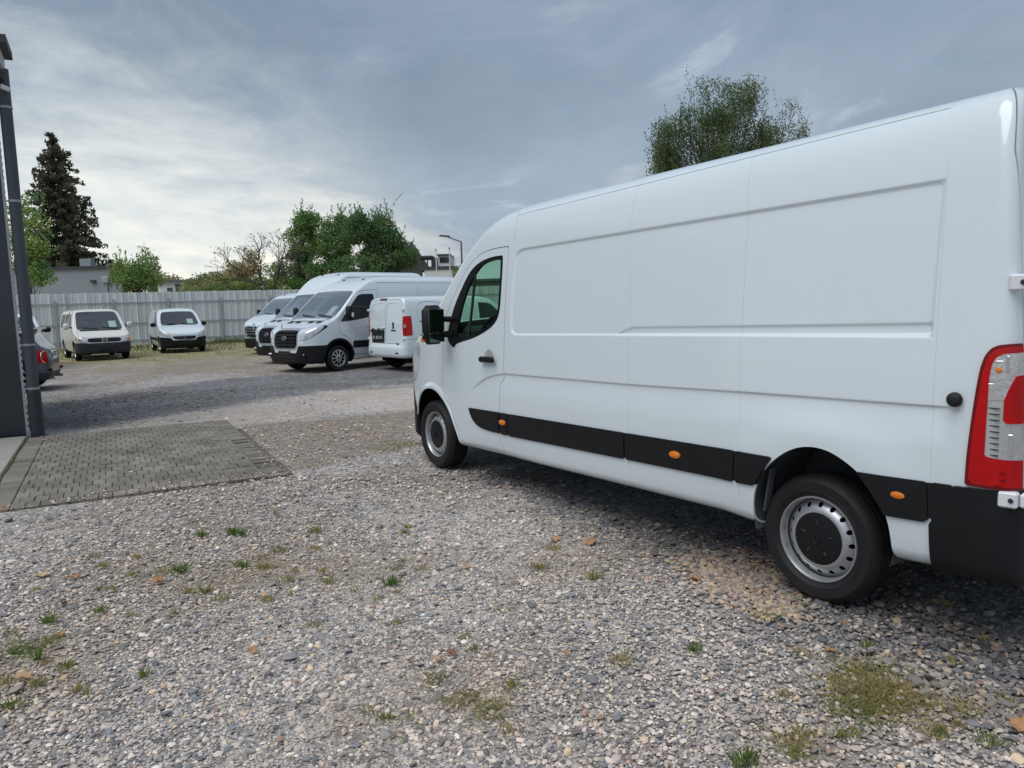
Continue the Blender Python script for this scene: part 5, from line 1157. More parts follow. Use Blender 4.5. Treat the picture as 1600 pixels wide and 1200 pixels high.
# ---- cream passenger van with round emblem, facing us
def cream_van():
    side=[(.14,.26,1),(.03,.32),(0,.50),(.02,.66),(.07,.80),(.20,.93),(.45,1.03),(.80,1.14),(1.0,1.26),(1.66,1.82),(1.85,1.92),(2.3,2.0),(4.4,2.0),(4.75,1.93),(4.85,1.6),(4.89,.6),(4.85,.30,1),(.5,.26,1)]
    front=[(0,.22),(.85,.22),(.92,.45),(.952,.8),(.94,1.1),(.87,1.55),(.80,1.80),(.70,1.90),(.4,1.945),(0,1.955)]
    plan=[(0,0),(.01,.4),(.05,.65),(.14,.82),(.35,.93),(.8,1.0),(1.5,1.02),(4.4,1.02),(4.8,.95),(4.89,.85,1),(4.89,0,1)]
    bump=lambda P: np.maximum.reduce([P[:,2]-np.interp(P[:,1],[0,.55,.9],[.655,.66,.68]),P[:,0]-.56])
    ops=[('front_bumper',bump,'plastic_grey',.02,.04,0,'both'),
         ('windscreen',FP(crv([(-.2,1.17,1),(.70,1.15),(.775,1.20),(.75,1.50),(.70,1.76),(.62,1.835),(-.2,1.85,1)],4),1.95),'glass_wind',-.008,.012,0,'both'),
         ('grille',FP(crv([(-.2,.69,1),(.50,.69),(.56,.74),(.555,.82),(.50,.845),(-.2,.845,1)],3),.5),'plastic_gloss',-.015,.02,0,'both'),
         ('headlight',FP(crv([(.575,.69),(.80,.685),(.915,.72),(.93,.80),(.88,.885),(.70,.875),(.575,.855)],3),.6),'head_lamp',.004,.02,.004,'sides'),
         ('bonnet',FP([(-.2,.862),(.60,.87),(.86,.93),(.80,1.13),(.2,1.16),(-.2,1.16)],1.05),'paint_cream',0,.01,.004,'both'),
         ('side_window',SP(crv([(1.22,1.24,1),(1.66,1.74),(1.80,1.775),(2.08,1.78,1),(2.08,1.22,1)],3),.5),'glass_dark',-.008,.01,0,'sides'),
         ('side_window',SP([(2.18,1.23),(2.18,1.775),(3.25,1.78),(3.25,1.23)],.5),'glass_dark',-.006,.01,0,'sides'),
         ('side_window',SP([(3.38,1.23),(3.38,1.775),(4.45,1.76),(4.5,1.23)],.5),'glass_dark',-.006,.01,0,'sides'),
         ('front_door',SP(crv([(1.02,1.22,1),(1.08,.9),(1.32,.62),(1.38,.40,1),(2.12,.40,1),(2.13,1.85,1),(1.75,1.83),(1.5,1.66)],3),.5),'paint_cream',0,.01,.005,'sides')]
    root,B=vehicle('passenger_van','cream passenger van with round emblem parked at the fence','van',(-14.72,27.4),(.6,-.8),side,front,plan,ops,(.90,3.90),'paint_cream',wr=.325,rr=.21,mirrors=(1.18,1.10,1.30,.20,.24,'paint_cream'),inner=(.95,.98,1.6,.85,2.5,1.85))
    bars(root,B,(.735,.80),.50,'plastic_grey')
    x=ray_hit(B,0,.77)-.03; mb=MB()
    for r_ in (.096,): mb.tube([(x,r_*math.cos(a),.77+r_*math.sin(a)) for a in np.linspace(0,2*math.pi,29)],.010,6,False)
    for pl in ([(-.042,.085),(0,.012),(.042,.085)],[(-.085,.035),(-.042,-.078),(0,-.008),(.042,-.078),(.085,.035)]): mb.tube([(x,a,.77+b) for a,b in pl],.0095,6)
    mb.build('emblem',MAT['chrome'],root,smooth=True)
    mb=MB(); mb.lathe_y([(0,0),(.088,0)],(0,0,0),24,1); o=mb.build('emblem_disc',pm('emblem_blue',(.10,.13,.32),.3),root); o.rotation_euler=(0,0,-math.pi/2); o.location=(x+.008,0,.77)
    for y0,y1 in ((-.46,-.27),(-.24,.24),(.27,.46)):
        mb=MB(); n=7; P=[(ray_hit(B,a,.50)-.024,a) for a in np.linspace(y0,y1,n)]
        mb.add([(q,a,.455) for q,a in P]+[(q,a,.535) for q,a in P],[(i+1,i,n+i,n+i+1) for i in range(n-1)]); mb.build('air_intake',MAT['plastic_gloss'],root)
    mb=MB(); mb.box((ray_hit(B,0,.36)-.03,0,.365),(.02,.54,.11),None,.008); mb.build('plate_holder',MAT['plastic'],root)
    for s in (-1,1):
        xx=ray_hit(B,.63,.78)-.012; mb=MB(); mb.box((xx+.0,s*.84,.80),(.05,.09,.09),rotM(rz=s*.9),.02); mb.build('indicator',MAT['lamp_orange'],root)
    wipers(root,B,1.19,(-.62,.02),.55,.05)
    root.scale=(.96,.96,.96); bpy.context.view_layer.update()
    sheet_in_window(root,B,-.48,1.35,.26,.24,'pale price sheet in the cream van windscreen')
cream_van()
# ---- small white delivery van, facing us
def small_van():
    side=[(.16,.20,1),(.04,.28),(0,.48),(.02,.66),(.10,.80),(.32,.95),(.65,1.05),(1.0,1.14),(1.2,1.28),(1.78,1.70),(2.0,1.80),(2.5,1.88),(4.0,1.87),(4.25,1.78),(4.35,1.3),(4.38,.4),(4.3,.26,1),(.5,.20,1)]
    front=[(0,.16),(.80,.16),(.86,.35),(.90,.7),(.89,1.0),(.82,1.45),(.74,1.68),(.64,1.78),(.4,1.82),(0,1.835)]
    plan=[(0,0),(.02,.35),(.08,.6),(.18,.76),(.4,.88),(.9,.95),(1.5,.97),(3.9,.97),(4.3,.9),(4.38,.8,1),(4.38,0,1)]
    bump=lambda P: np.maximum.reduce([P[:,2]-np.interp(P[:,1],[0,.42,.52,.9],[.50,.50,.62,.66]),P[:,0]-.50])
    ops=[('front_bumper',bump,'plastic',.02,.04,0,'both'),
         ('windscreen',FP(crv([(-.2,1.16,1),(.62,1.12),(.72,1.16),(.70,1.42),(.63,1.62),(.55,1.68),(-.2,1.705,1)],4),2.0),'glass_wind',-.008,.012,0,'both'),
         ('grille',FP(crv([(-.2,.555,1),(.33,.555),(.42,.60),(.44,.66),(.40,.675),(-.2,.675,1)],3),.5),'plastic_gloss',-.012,.02,0,'both'),
         ('grille_frame',FP(crv([(-.2,.515,1),(.36,.515),(.46,.58),(.49,.69),(.44,.715),(-.2,.715,1)],3),.5),'chrome',.012,.02,0,'both'),
         ('headlight',FP(crv([(.53,.665),(.68,.69),(.83,.74),(.90,.84),(.86,.90),(.70,.82),(.56,.75)],3),.75),'head_lamp',.004,.02,.004,'sides'),
         ('bonnet',FP([(-.2,.74),(.50,.76),(.72,.90),(.76,1.09),(.2,1.13),(-.2,1.13)],1.1),'paint',0,.01,.004,'both'),
         ('side_window',SP(crv([(1.40,1.16,1),(1.80,1.55),(1.95,1.62),(2.30,1.64,1),(2.30,1.14,1)],3),.5),'glass_dark',-.008,.01,0,'sides'),
         ('side_moulding',SP([(1.3,.50),(3.2,.50),(3.2,.62),(1.3,.62)],.5),'plastic',.015,.02,0,'sides'),
         ('front_door',SP(crv([(1.18,1.12,1),(1.25,.75),(1.42,.50),(1.45,.32,1),(2.38,.32,1),(2.40,1.72,1),(1.95,1.70),(1.6,1.50)],3),.5),'paint',0,.01,.005,'sides')]
    q=pt(289,530,31); root,B=vehicle('delivery_van','small white delivery van facing forward beside the cream van','van',(q.x,31.),(.52,-.85),side,front,plan,ops,(.88,3.61),wr=.31,rr=.195,ww=.2,arch=.38,mirrors=(1.42,1.0,1.16,.20,.17,'plastic'),inner=(1.1,.92,1.75,.70,2.6,1.7))
    bars(root,B,(.59,.62,.65),.36,'plastic_grey',th=.010)
    x=ray_hit(B,0,.70)-.025; mb=MB(); mb.prism([(-.04,-.05),(-.015,-.06),(.02,-.05),(.03,-.01),(.015,.0),(.04,.03),(.02,.055),(-.01,.06),(-.035,.035),(-.015,.02),(-.03,-.01)],.012,Matrix(((0,0,-1,x),(1,0,0,0),(0,1,0,.625),(0,0,0,1)))); mb.build('emblem',MAT['chrome'],root)
    mb=MB(); mb.box((ray_hit(B,0,.40)-.03,0,.40),(.02,.52,.03)); mb.build('plate_holder',MAT['plastic_grey'],root); wipers(root,B,1.17,(-.55,.0),.5,.04)
    mb=MB(); mb.tube([(2.3,0,1.82),(2.5,0,2.0)],.008,5); mb.build('aerial',MAT['plastic'],root)
    sheet_in_window(root,B,-.42,1.26,.24,.22,'pale price sheet in the small delivery van windscreen')
small_van()
# ---- two large vans with black grilles
def large_van(label,loc,h,roof,sheet,L=5.95):
    d=roof-2.5
    side=[(.16,.25,1),(.04,.32),(0,.48),(.01,.72),(.06,.95),(.16,1.07),(.42,1.19),(.80,1.33),(1.02,1.46),(1.70,2.06),(1.98,2.24+d*.4),(2.3,2.38+d*.75),(2.8,2.5+d),(3.6,2.58+d),(L-.45,2.60+d),(L-.16,2.54+d),(L-.06,2.2),(L,.6),(L-.02,.32,1),(.5,.24,1)]
    front=[(0,.2),(.90,.2),(.97,.42),(1.01,.75),(1.005,1.15),(.965,1.6),(.915,2.0),(.865,2.20+d),(.79,2.38+d),(.62,2.47+d),(.3,2.51+d),(0,2.52+d)]
    plan=[(0,0),(.02,.40),(.07,.65),(.16,.82),(.36,.95),(.75,1.03),(1.3,1.08),(L-.5,1.08),(L-.1,1.0),(L,.9,1),(L,0,1)]
    bump=lambda P: np.maximum.reduce([P[:,2]-np.interp(P[:,1],[0,.48,.56,1.],[.52,.52,.70,.70]),P[:,0]-.74])
    a=lambda P:np.maximum(np.hypot(P[:,0]-.98,P[:,2]-.36)-.50,.5-P[:,1])
    ops=[('windscreen',FP(crv([(-.2,1.40,1),(.60,1.38),(.84,1.35),(.90,1.42),(.865,1.75),(.81,2.03),(.72,2.08),(-.2,2.10,1)],4),2.2),'glass_wind',-.008,.012,0,'both'),
         ('grille',FP(crv([(-.2,.64,1),(.40,.64),(.475,.72),(.49,.90),(.46,1.05),(.40,1.085),(-.2,1.095,1)],3),.6),'plastic',-.02,.03,0,'both'),
         ('grille_frame',FP(crv([(-.2,.60,1),(.43,.60),(.515,.70),(.53,.90),(.50,1.08),(.43,1.12),(-.2,1.13,1)],3),.6),'steel_rim',.004,.02,0,'both'),
         ('front_bumper',bump,'plastic',.016,.04,0,'both'),
         ('wheel_arch_trim',a,'plastic',.016,.03,0,'sides'),
         ('headlight',FP(crv([(.575,.92),(.60,.86),(.72,.84),(.86,.90),(.955,1.02),(.985,1.16),(.97,1.22),(.86,1.15),(.70,1.05),(.585,1.0)],3),.85),'head_lamp',.004,.03,.005,'sides'),
         ('bonnet',FP([(-.2,1.15),(.50,1.14),(.86,1.24),(.90,1.33),(.6,1.365),(-.2,1.385)],1.2),'paint',0,.01,.005,'both'),
         ('side_window',SP(crv([(1.06,1.27,1),(1.30,1.52),(1.70,1.92),(1.84,1.985),(2.28,1.995,1),(2.30,1.56),(2.25,1.44),(1.98,1.36),(1.5,1.30)],3),.5),'glass_dark',-.006,.01,0,'sides'),
         ('side_moulding',SP([(1.45,.58),(2.38,.58),(2.40,.76),(1.45,.76)],.5),'plastic',.016,.02,.003,'sides'),
         ('front_door',SP(crv([(1.02,1.30,1),(1.04,1.0),(1.30,.85),(1.45,.60),(1.50,.40,1),(2.40,.40,1),(2.42,2.10,1),(1.80,2.07),(1.55,1.90)],3),.5),'paint',0,.01,.005,'sides'),
         ('side_moulding',SP([(2.44,.58),(L-1.8,.58),(L-1.8,.76),(2.44,.76)],.5),'plastic',.016,.02,0,'sides'),
         ('side_panel',SP([(2.50,.78),(3.95,.78),(3.95,2.30+d),(2.50,2.30+d)],.5),'paint',-.006,.01,.004,'sides'),
         ('side_panel',SP([(4.02,.95),(L-.35,.95),(L-.35,2.30+d),(4.02,2.30+d)],.5),'paint',-.006,.01,.003,'sides')]
    root,B=vehicle('panel_van',label,'van',loc,h,side,front,plan,ops,(.98,L-1.22),wr=.345,rr=.225,ww=.22,arch=.44,style='spoke10',group='white panel vans parked in a row',mirrors=(1.22,1.16,1.50,.17,.36,'plastic'),inner=(.95,1.15,1.75,.95,2.55,2.1))
    bars(root,B,(.72,.80,.88,.96,1.04),.42,'plastic',off=.0,th=.045)
    x=ray_hit(B,0,.90)-.03; M=Matrix(((0,0,-1,x),(1,0,0,0),(0,1,0,.90),(0,0,0,1)))
    mb=MB(); mb.prism([(.105*math.cos(t),.045*math.sin(t)) for t in np.linspace(0,2*math.pi,24,endpoint=False)],.012,M); e=mb.build('emblem',MAT['plastic_gloss'],root)
    mb=MB(); mb.tube([(x-.014,.105*math.cos(t),.90+.045*math.sin(t)) for t in np.linspace(0,2*math.pi,25)],.007,5,False); mb.tube([(x-.014,-.055,.895),(x-.014,-.02,.915),(x-.014,.02,.892),(x-.014,.055,.91)],.006,5); mb.build('emblem_rim',MAT['steel_rim'],e)
    for s in (-1,1):
        mb=MB(); xx=ray_hit(B,.72,.47); mb.box((xx-.012,s*.72,.475),(.05,.20,.075),rotM(rz=s*.45),.02); f=mb.build('fog_lamp',MAT['plastic_gloss'],root); mb=MB(); mb.box((xx-.03,s*.72,.475),(.04,.13,.04),rotM(rz=s*.45),.012); mb.build('fog_lens',MAT['chrome'],f)
        for q in (.28,.62):
            zz=1.30-.10*0; mb=MB(); zb=1.275; xb=ray_hit(B,s*q,zb); mb.box((xb-.0,s*q,zb+.006),(.10,.20,.012),rotM(ry=-.32),.004); mb.build('bonnet_vent',MAT['plastic'],root)
        zr=2.40+d; 
        mb=MB(); xr=ray_hit(B,s*.42,zr); mb.box((xr,s*.42,zr),(.09,.06,.035),rotM(ry=-.5),.012); mb.build('marker_lamp',MAT['plastic_grey'],root)
        mb=MB(); mb.box((2.18,s*1.005,1.235),(.20,.04,.035),None,.012); mb.build('door_handle',MAT['plastic'],root)
        mb=MB(); mb.lathe_y([(0,.012),(.028,.010),(.03,0)],(2.26,s*1.0,1.0),12,s); mb.build('door_lock',MAT['plastic'],root)
        mb=MB(); mb.box((1.28,s*1.252,1.45),(.07,.012,.11),None,.005); mb.build('indicator',MAT['white_plastic'],root)
    for k,(z,wd) in enumerate(((.42,.40),(.34,.40))):
        mb=MB(); P=[(ray_hit(B,a,z)-.020,a) for a in np.linspace(-wd,wd,9)]; mb.add([(q,a,z-.02) for q,a in P]+[(q,a,z+.025) for q,a in P],[(i+1,i,9+i,10+i) for i in range(8)]); mb.build('air_intake',MAT['plastic_gloss'],root)
    mb=MB(); mb.box((ray_hit(B,0,.50)-.035,0,.52),(.02,.52,.10),None,.006); mb.build('plate_holder',MAT['plastic_gloss'],root); wipers(root,B,1.43,(-.75,-.05),.62,.05)
    if sheet: sheet_in_window(root,B,-.52,1.56,.24,.26,sheet)
    return root
q=pt(443,528,19.5); large_van('white panel van with black grille and silver wheel, foremost of the row',(q.x,19.5),(-.635,-.772),2.50,'pale price sheet in the foremost row van windscreen')
q=pt(416,523,22.9); large_van('high roofed white panel van, middle of the row of three',(q.x,22.9),(-.635,-.772),2.80,None)
# ---- low van furthest in the row, with emblem on the bonnet edge
def row_end_van():
    L=5.0
    side=[(.16,.22,1),(.04,.30),(0,.48),(.0,.75),(.03,.95),(.10,1.10),(.28,1.22),(.62,1.36),(.88,1.48),(1.52,2.02),(1.80,2.18),(2.2,2.30),(3.0,2.37),(L-.4,2.37),(L-.12,2.30),(L-.05,2.0),(L,.6),(L-.02,.3,1),(.5,.22,1)]
    front=[(0,.2),(.90,.2),(.97,.45),(1.02,.8),(1.01,1.2),(.96,1.65),(.905,2.0),(.85,2.16),(.74,2.25),(.4,2.295),(0,2.31)]
    plan=[(0,0),(.02,.40),(.08,.65),(.18,.82),(.38,.94),(.75,1.03),(1.3,1.09),(L-.5,1.09),(L-.1,1.0),(L,.9,1),(L,0,1)]
    bump=lambda P: np.maximum.reduce([P[:,2]-.60,P[:,0]-.62])
    ops=[('windscreen',FP(crv([(-.2,1.47,1),(.60,1.44),(.84,1.40),(.89,1.48),(.85,1.80),(.79,2.0),(.70,2.055),(-.2,2.075,1)],4),2.0),'glass_wind',-.008,.012,0,'both'),
         ('grille',FP(crv([(-.2,.66,1),(.50,.68),(.62,.78),(.66,1.0),(-.2,1.02,1)],3),.6),'plastic_gloss',-.015,.03,0,'both'),
         ('grille_frame',FP(crv([(-.2,.62,1),(.53,.64),(.66,.76),(.70,1.04),(-.2,1.06,1)],3),.6),'chrome',.006,.02,0,'both'),
         ('front_bumper',bump,'plastic',.016,.04,0,'both'),
         ('headlight',FP(crv([(.73,1.06),(.70,.82),(.78,.76),(.92,.86),(.985,1.05),(.96,1.18),(.85,1.12)],3),.8),'head_lamp',.004,.03,.005,'sides'),
         ('side_window',SP(crv([(1.0,1.40,1),(1.30,1.65),(1.62,1.92),(1.8,1.95),(2.15,1.955,1),(2.15,1.50),(2.0,1.42),(1.4,1.32)],3),.5),'glass_dark',-.006,.01,0,'sides'),
         ('side_moulding',SP([(1.4,.55),(L-1.7,.55),(L-1.7,.73),(1.4,.73)],.5),'plastic',.016,.02,0,'sides')]
    q=pt(395.6,510.5,28.3); root,B=vehicle('panel_van','low white van with barred chrome grille, furthest of the row','van',(q.x,28.3),(-.60,-.80),side,front,plan,ops,(.90,L-1.0),wr=.34,rr=.22,ww=.22,arch=.43,style='cover',group='white panel vans parked in a row',mirrors=(1.10,1.18,1.50,.18,.34,'plastic'),inner=(.85,1.2,1.6,.95,2.4,2.0))
    bars(root,B,(.76,.86,.95),.58,'chrome',off=.012,th=.016)
    x=ray_hit(B,0,1.04)-.03; mb=MB()
    for s1 in (-1,1):
        for s2 in (-1,1): mb.tube([(x,s1*.085,1.04),(x,0,1.04+s2*.125)],.016,6)
    mb.build('emblem',MAT['chrome'],root,smooth=True); wipers(root,B,1.49,(-.72,-.05),.6,.05)
    for s in (-1,1):
        mb=MB(); zr=2.2; xr=ray_hit(B,s*.5,zr); mb.box((xr,s*.5,zr),(.09,.05,.03),rotM(ry=-.5),.01); mb.build('marker_lamp',MAT['plastic_grey'],root)
    sheet_in_window(root,B,-.50,1.60,.26,.24,'pale price sheet in the windscreen of the furthest row van')
row_end_van()
# ---- medium white van seen from behind
def rear_van():
    L=4.6
    side=[(.15,.28,1),(0,.5),(.05,.85),(.4,1.0),(.85,1.15),(1.05,1.27),(1.72,1.74),(2.0,1.84),(2.5,1.93),(3.4,1.95),(L-.35,1.93),(L-.12,1.88),(L-.06,1.80),(L-.015,1.35),(L,.90),(L+.02,.66),(L+.07,.60),(L+.08,.42),(L+.04,.36,1),(.5,.28,1)]
    front=[(0,.25),(.84,.25),(.90,.45),(.925,.8),(.915,1.1),(.865,1.5),(.80,1.75),(.72,1.84),(.5,1.875),(0,1.89)]
    plan=[(0,0),(.02,.4),(.12,.7),(.35,.9),(.9,.98),(1.5,1.0),(L-.5,1.0),(L-.15,.95),(L-.02,.86),(L+.08,.70),(L+.09,0,1)]
    bump=lambda P: np.maximum.reduce([P[:,2]-np.interp(P[:,1],[0,.62,.72,1.],[.64,.64,.80,.82]),(L-.42)-P[:,0]])
    door=lambda s0: RP(crv([(.012,.70,1),(.012,1.80,1),(.60,1.80),(.70,1.74),(.745,1.4),(.775,1.0),(.775,.72,1)],3),L-.4)
    ops=[('rear_bumper',bump,'paint',.02,.05,.004,'both'),
         ('tail_lamp',lambda P: np.maximum.reduce([psdf(crv([(.785,.92),(.785,1.36),(.80,1.38),(.91,1.38),(.94,1.36),(.94,.93),(.92,.91),(.80,.90)],2),P[:,1],P[:,2]),(L-.20)-P[:,0]]),'lamp_red',.010,.02,.004,'sides'),
         ('door_panel',RP(crv([(.07,1.27),(.08,1.68),(.12,1.715),(.50,1.71),(.60,1.66),(.66,1.4),(.67,1.27),(.62,1.24),(.12,1.24)],3),L-.4),'paint',-.008,.01,0,'sides'),
         ('rear_door',door(0),'paint',0,.012,.005,'sides'),
         ('side_panel',SP(crv([(3.42,1.25),(3.42,1.62),(3.55,1.72),(L-.55,1.72),(L-.42,1.6),(L-.40,1.25)],3),.5),'paint',-.008,.01,.003,'sides'),
         ('sliding_door',SP([(2.35,.40),(2.35,1.78),(3.30,1.79),(3.30,.40)],.5),'paint',0,.01,.005,'sides'),
         ('side_window',SP(crv([(1.30,1.18,1),(1.72,1.58),(1.9,1.66),(2.22,1.68,1),(2.22,1.15,1)],3),.5),'glass_dark',-.006,.01,0,'sides'),
         ('windscreen',FP(crv([(-.2,1.22,1),(.66,1.18),(.76,1.22),(.66,1.66),(.58,1.72),(-.2,1.74,1)],4),2.0),'glass_wind',-.008,.012,0,'both'),
         ('headlight',FP(crv([(.45,.75),(.85,.82),(.90,.95),(.5,.88)],3),.7),'head_lamp',.004,.02,0,'sides')]
    h=(.75,.661); c=np.array(gp(640,566)); cz=18.6; cx=(640-800)/F_PX*cz-.0; rc=np.array([cx-.05,cz])+.92*np.array([-.661,.75]); f=rc+L*np.array(h)
    root,B=vehicle('delivery_van','medium white van seen from behind with red tail lamps','van',(f[0],f[1]),h,side,front,plan,ops,(.90,L-.80),wr=.33,rr=.2,ww=.21,arch=.40,mirrors=(1.35,1.02,1.2,.18,.2,'plastic'),inner=(1.0,1.0,1.7,.8,2.4,1.7))
    for s in (-1,1):
        xl=rear_hit(B,.85,1.13,L); mb=MB(); mb.box((xl+.016,s*.855,1.135),(.05,.12,.085),rotM(rz=-s*.5),.008); mb.build('clear_lens',MAT['lamp_clear'],root)
        for z in (1.55,.82):
            xl=rear_hit(B,.80,z,L); mb=MB(); mb.box((xl+.012,s*.80,z),(.04,.11,.06),rotM(rz=-s*.3),.01); mb.build('hinge',MAT['white_plastic'],root)
    xr=rear_hit(B,0,1.84,L); mb=MB(); mb.box((xr+.02,-.12,1.82),(.05,.30,.045),None,.012); mb.build('brake_lamp',MAT['lamp_red_dark'],root)
    xr=rear_hit(B,.38,.86,L); mb=MB(); mb.box((xr+.004,-.36,.88),(.03,.60,.34),None,.02); pp=mb.build('plate_recess',MAT['plastic_grey'],root)
    mb=MB(); mb.box((xr+.025,-.36,1.02),(.05,.62,.07),None,.015); mb.build('plate_lamp',MAT['plastic_gloss'],pp); mb=MB(); mb.box((xr+.024,-.36,.85),(.012,.52,.15),None,.004); pl=mb.build('number_plate',MAT['plate_black'],pp)
    mb=MB()
    for k,(a,b) in enumerate(((-.56,.05),(-.50,.02),(-.40,.05),(-.33,.05),(-.24,.03),(-.17,.05))): mb.box((xr+.032,a,.85),(.004,b,.075))
    mb.build('plate_marks',MAT['grey_ribs'],pl)
    xr=rear_hit(B,.35,1.14,L); M=Matrix(((0,0,1,xr+.004),(1,0,0,.36),(0,1,0,1.15),(0,0,0,1)))
    mb=MB(); mb.prism([(-.04,-.08),(-.012,-.085),(.0,-.03),(.03,-.06),(.035,-.01),(.012,.0),(.04,.045),(.02,.085),(-.02,.09),(-.045,.055),(-.015,.04),(-.035,.0),(-.02,-.03)],.012,M); mb.build('emblem',MAT['plastic_grey'],root)
    for (y,z,w_) in ((.36,1.03,.22),(-.33,1.07,.10),(-.60,1.07,.10),(.60,.69,.18)):
        xr=rear_hit(B,abs(y),z,L); mb=MB(); mb.box((xr+.005,y,z),(.008,w_,.03)); mb.build('lettering',MAT['plastic_grey'],root)
    xr=rear_hit(B,.33,1.08,L); mb=MB(); mb.box((xr+.012,-.10,1.10),(.03,.16,.04),None,.012); mb.build('door_handle',MAT['white_plastic'],root)
    mb=MB(); mb.box((3.55,.93,1.25),(1.2,.03,.025)); mb.build('door_rail',MAT['plastic_grey'],root)
    for s in (-1,1):
        xr=rear_hit(B,.62,.48,L); mb=MB(); mb.box((xr+.018,s*.60,.47),(.02,.14,.04),None,.01); mb.build('reflector',MAT['lamp_red_dark'],root)
rear_van()
# ---- small grey hatchback behind the hall corner and a white car beyond
def hatchback():
    L=3.85
    side=[(.12,.2,1),(.02,.32),(0,.5),(.06,.72),(.3,.85),(.9,.95),(1.15,1.02),(1.65,1.36),(1.9,1.42),(2.5,1.455),(3.2,1.43),(3.42,1.36),(3.55,1.16),(3.66,1.0),(3.76,.93),(3.83,.72),(3.85,.52),(3.80,.32),(3.72,.24,1),(.5,.2,1)]
    front=[(0,.15),(.72,.15),(.79,.3),(.85,.55),(.85,.8),(.80,.98),(.68,1.25),(.60,1.37),(.4,1.41),(0,1.42)]
    plan=[(0,0),(.02,.3),(.1,.58),(.3,.76),(.7,.86),(1.2,.9),(3.0,.9),(3.4,.86),(3.65,.76),(3.80,.58),(3.86,.3),(3.86,0,1)]
    ops=[('rear_window',RP(crv([(-.2,1.0,1),(.60,1.01),(.63,1.05),(.56,1.27),(.5,1.30),(-.2,1.31,1)],3),3.3),'glass_dark',-.004,.01,0,'both'),
         ('wheel_arch_trim',lambda P:np.maximum(np.hypot(P[:,0]-3.20,P[:,2]-.33)-.41,.5-P[:,1]),'plastic_grey',.012,.02,0,'sides'),
         ('tail_lamp',lambda P: np.maximum.reduce([psdf(crv([(.60,.66),(.60,.86),(.64,.90),(.78,.89),(.82,.83),(.82,.66),(.76,.62),(.64,.62)],3),P[:,1],P[:,2]),3.50-P[:,0]]),'lamp_red',.010,.02,0,'sides'),
         ('lower_bumper',lambda P: np.maximum.reduce([P[:,2]-.40,3.4-P[:,0]]),'plastic_grey',.015,.03,0,'both'),
         ('side_window',SP(crv([(1.25,1.0,1),(1.68,1.30),(1.9,1.345),(3.15,1.34),(3.36,1.26),(3.45,1.04),(3.40,1.0,1)],3),.4),'glass_dark',-.006,.01,0,'sides'),
         ('windscreen',FP(crv([(-.2,1.02,1),(.62,1.0),(.66,1.04),(.58,1.32),(-.2,1.36,1)],3),1.8),'glass_wind',-.006,.01,0,'both')]
    b=np.array([.93,.36]); b/=np.linalg.norm(b); lf=np.array([b[1],-b[0]]); wp=np.array([-10.85,16.35]); ro=wp-b*3.12-lf*.76
    root,B=vehicle('hatchback_car','small grey hatchback half hidden behind the hall corner','car',ro,-b,side,front,plan,ops,(.72,3.20),'paint_grey',r=.09,wr=.315,rr=.22,ww=.2,arch=.36,style='alloy5',mirrors=(1.35,.95,1.02,.16,.13,'plastic'))
    mb=MB(); P=[(3.46+.05*0,a,1.385-.02*abs(a)) for a in np.linspace(-.55,.55,7)]
    mb.box((3.50,0,1.375),(.20,1.12,.035),rotM(ry=.08),.015); mb.build('roof_spoiler',MAT['paint_grey'],root)
    for s in (-1,1):
        xl=rear_hit(B,.70,.76,L); mb=MB(); mb.tube([(xl+.02-.10*(abs(math.cos(t))>.6)*0+(.0 if math.cos(t)<0 else -.055*math.cos(t)),s*(.71+.085*math.cos(t)),.76+.13*math.sin(t)) for t in np.linspace(0,2*math.pi,17)],.010,6,False); mb.build('lamp_surround',MAT['chrome'],root)
        xr=rear_hit(B,.5,.42,L); mb=MB(); mb.box((xr+.012,s*.55,.45),(.02,.16,.07),rotM(rz=-s*.4),.01); mb.build('reflector',MAT['lamp_red_dark'],root)
        mb=MB(); mb.tube([(L-.15,s*.45,.27),(L+.02,s*.45,.27)],.035,12); mb.build('exhaust',MAT['chrome'],root,smooth=True)
    xr=rear_hit(B,0,.85,L); mb=MB(); mb.box((xr+.01,0,.84),(.03,.42,.05),None,.012); mb.build('boot_handle',MAT['chrome'],root); mb=MB(); mb.box((xr+.02,0,.70),(.02,.52,.12),None,.005); mb.build('number_plate',MAT['paper'],root)
    mb=MB(); mb.box((xr+.012,0,.70),(.03,.60,.17),None,.02); mb.build('plate_recess',MAT['plastic_grey'],root)
hatchback()
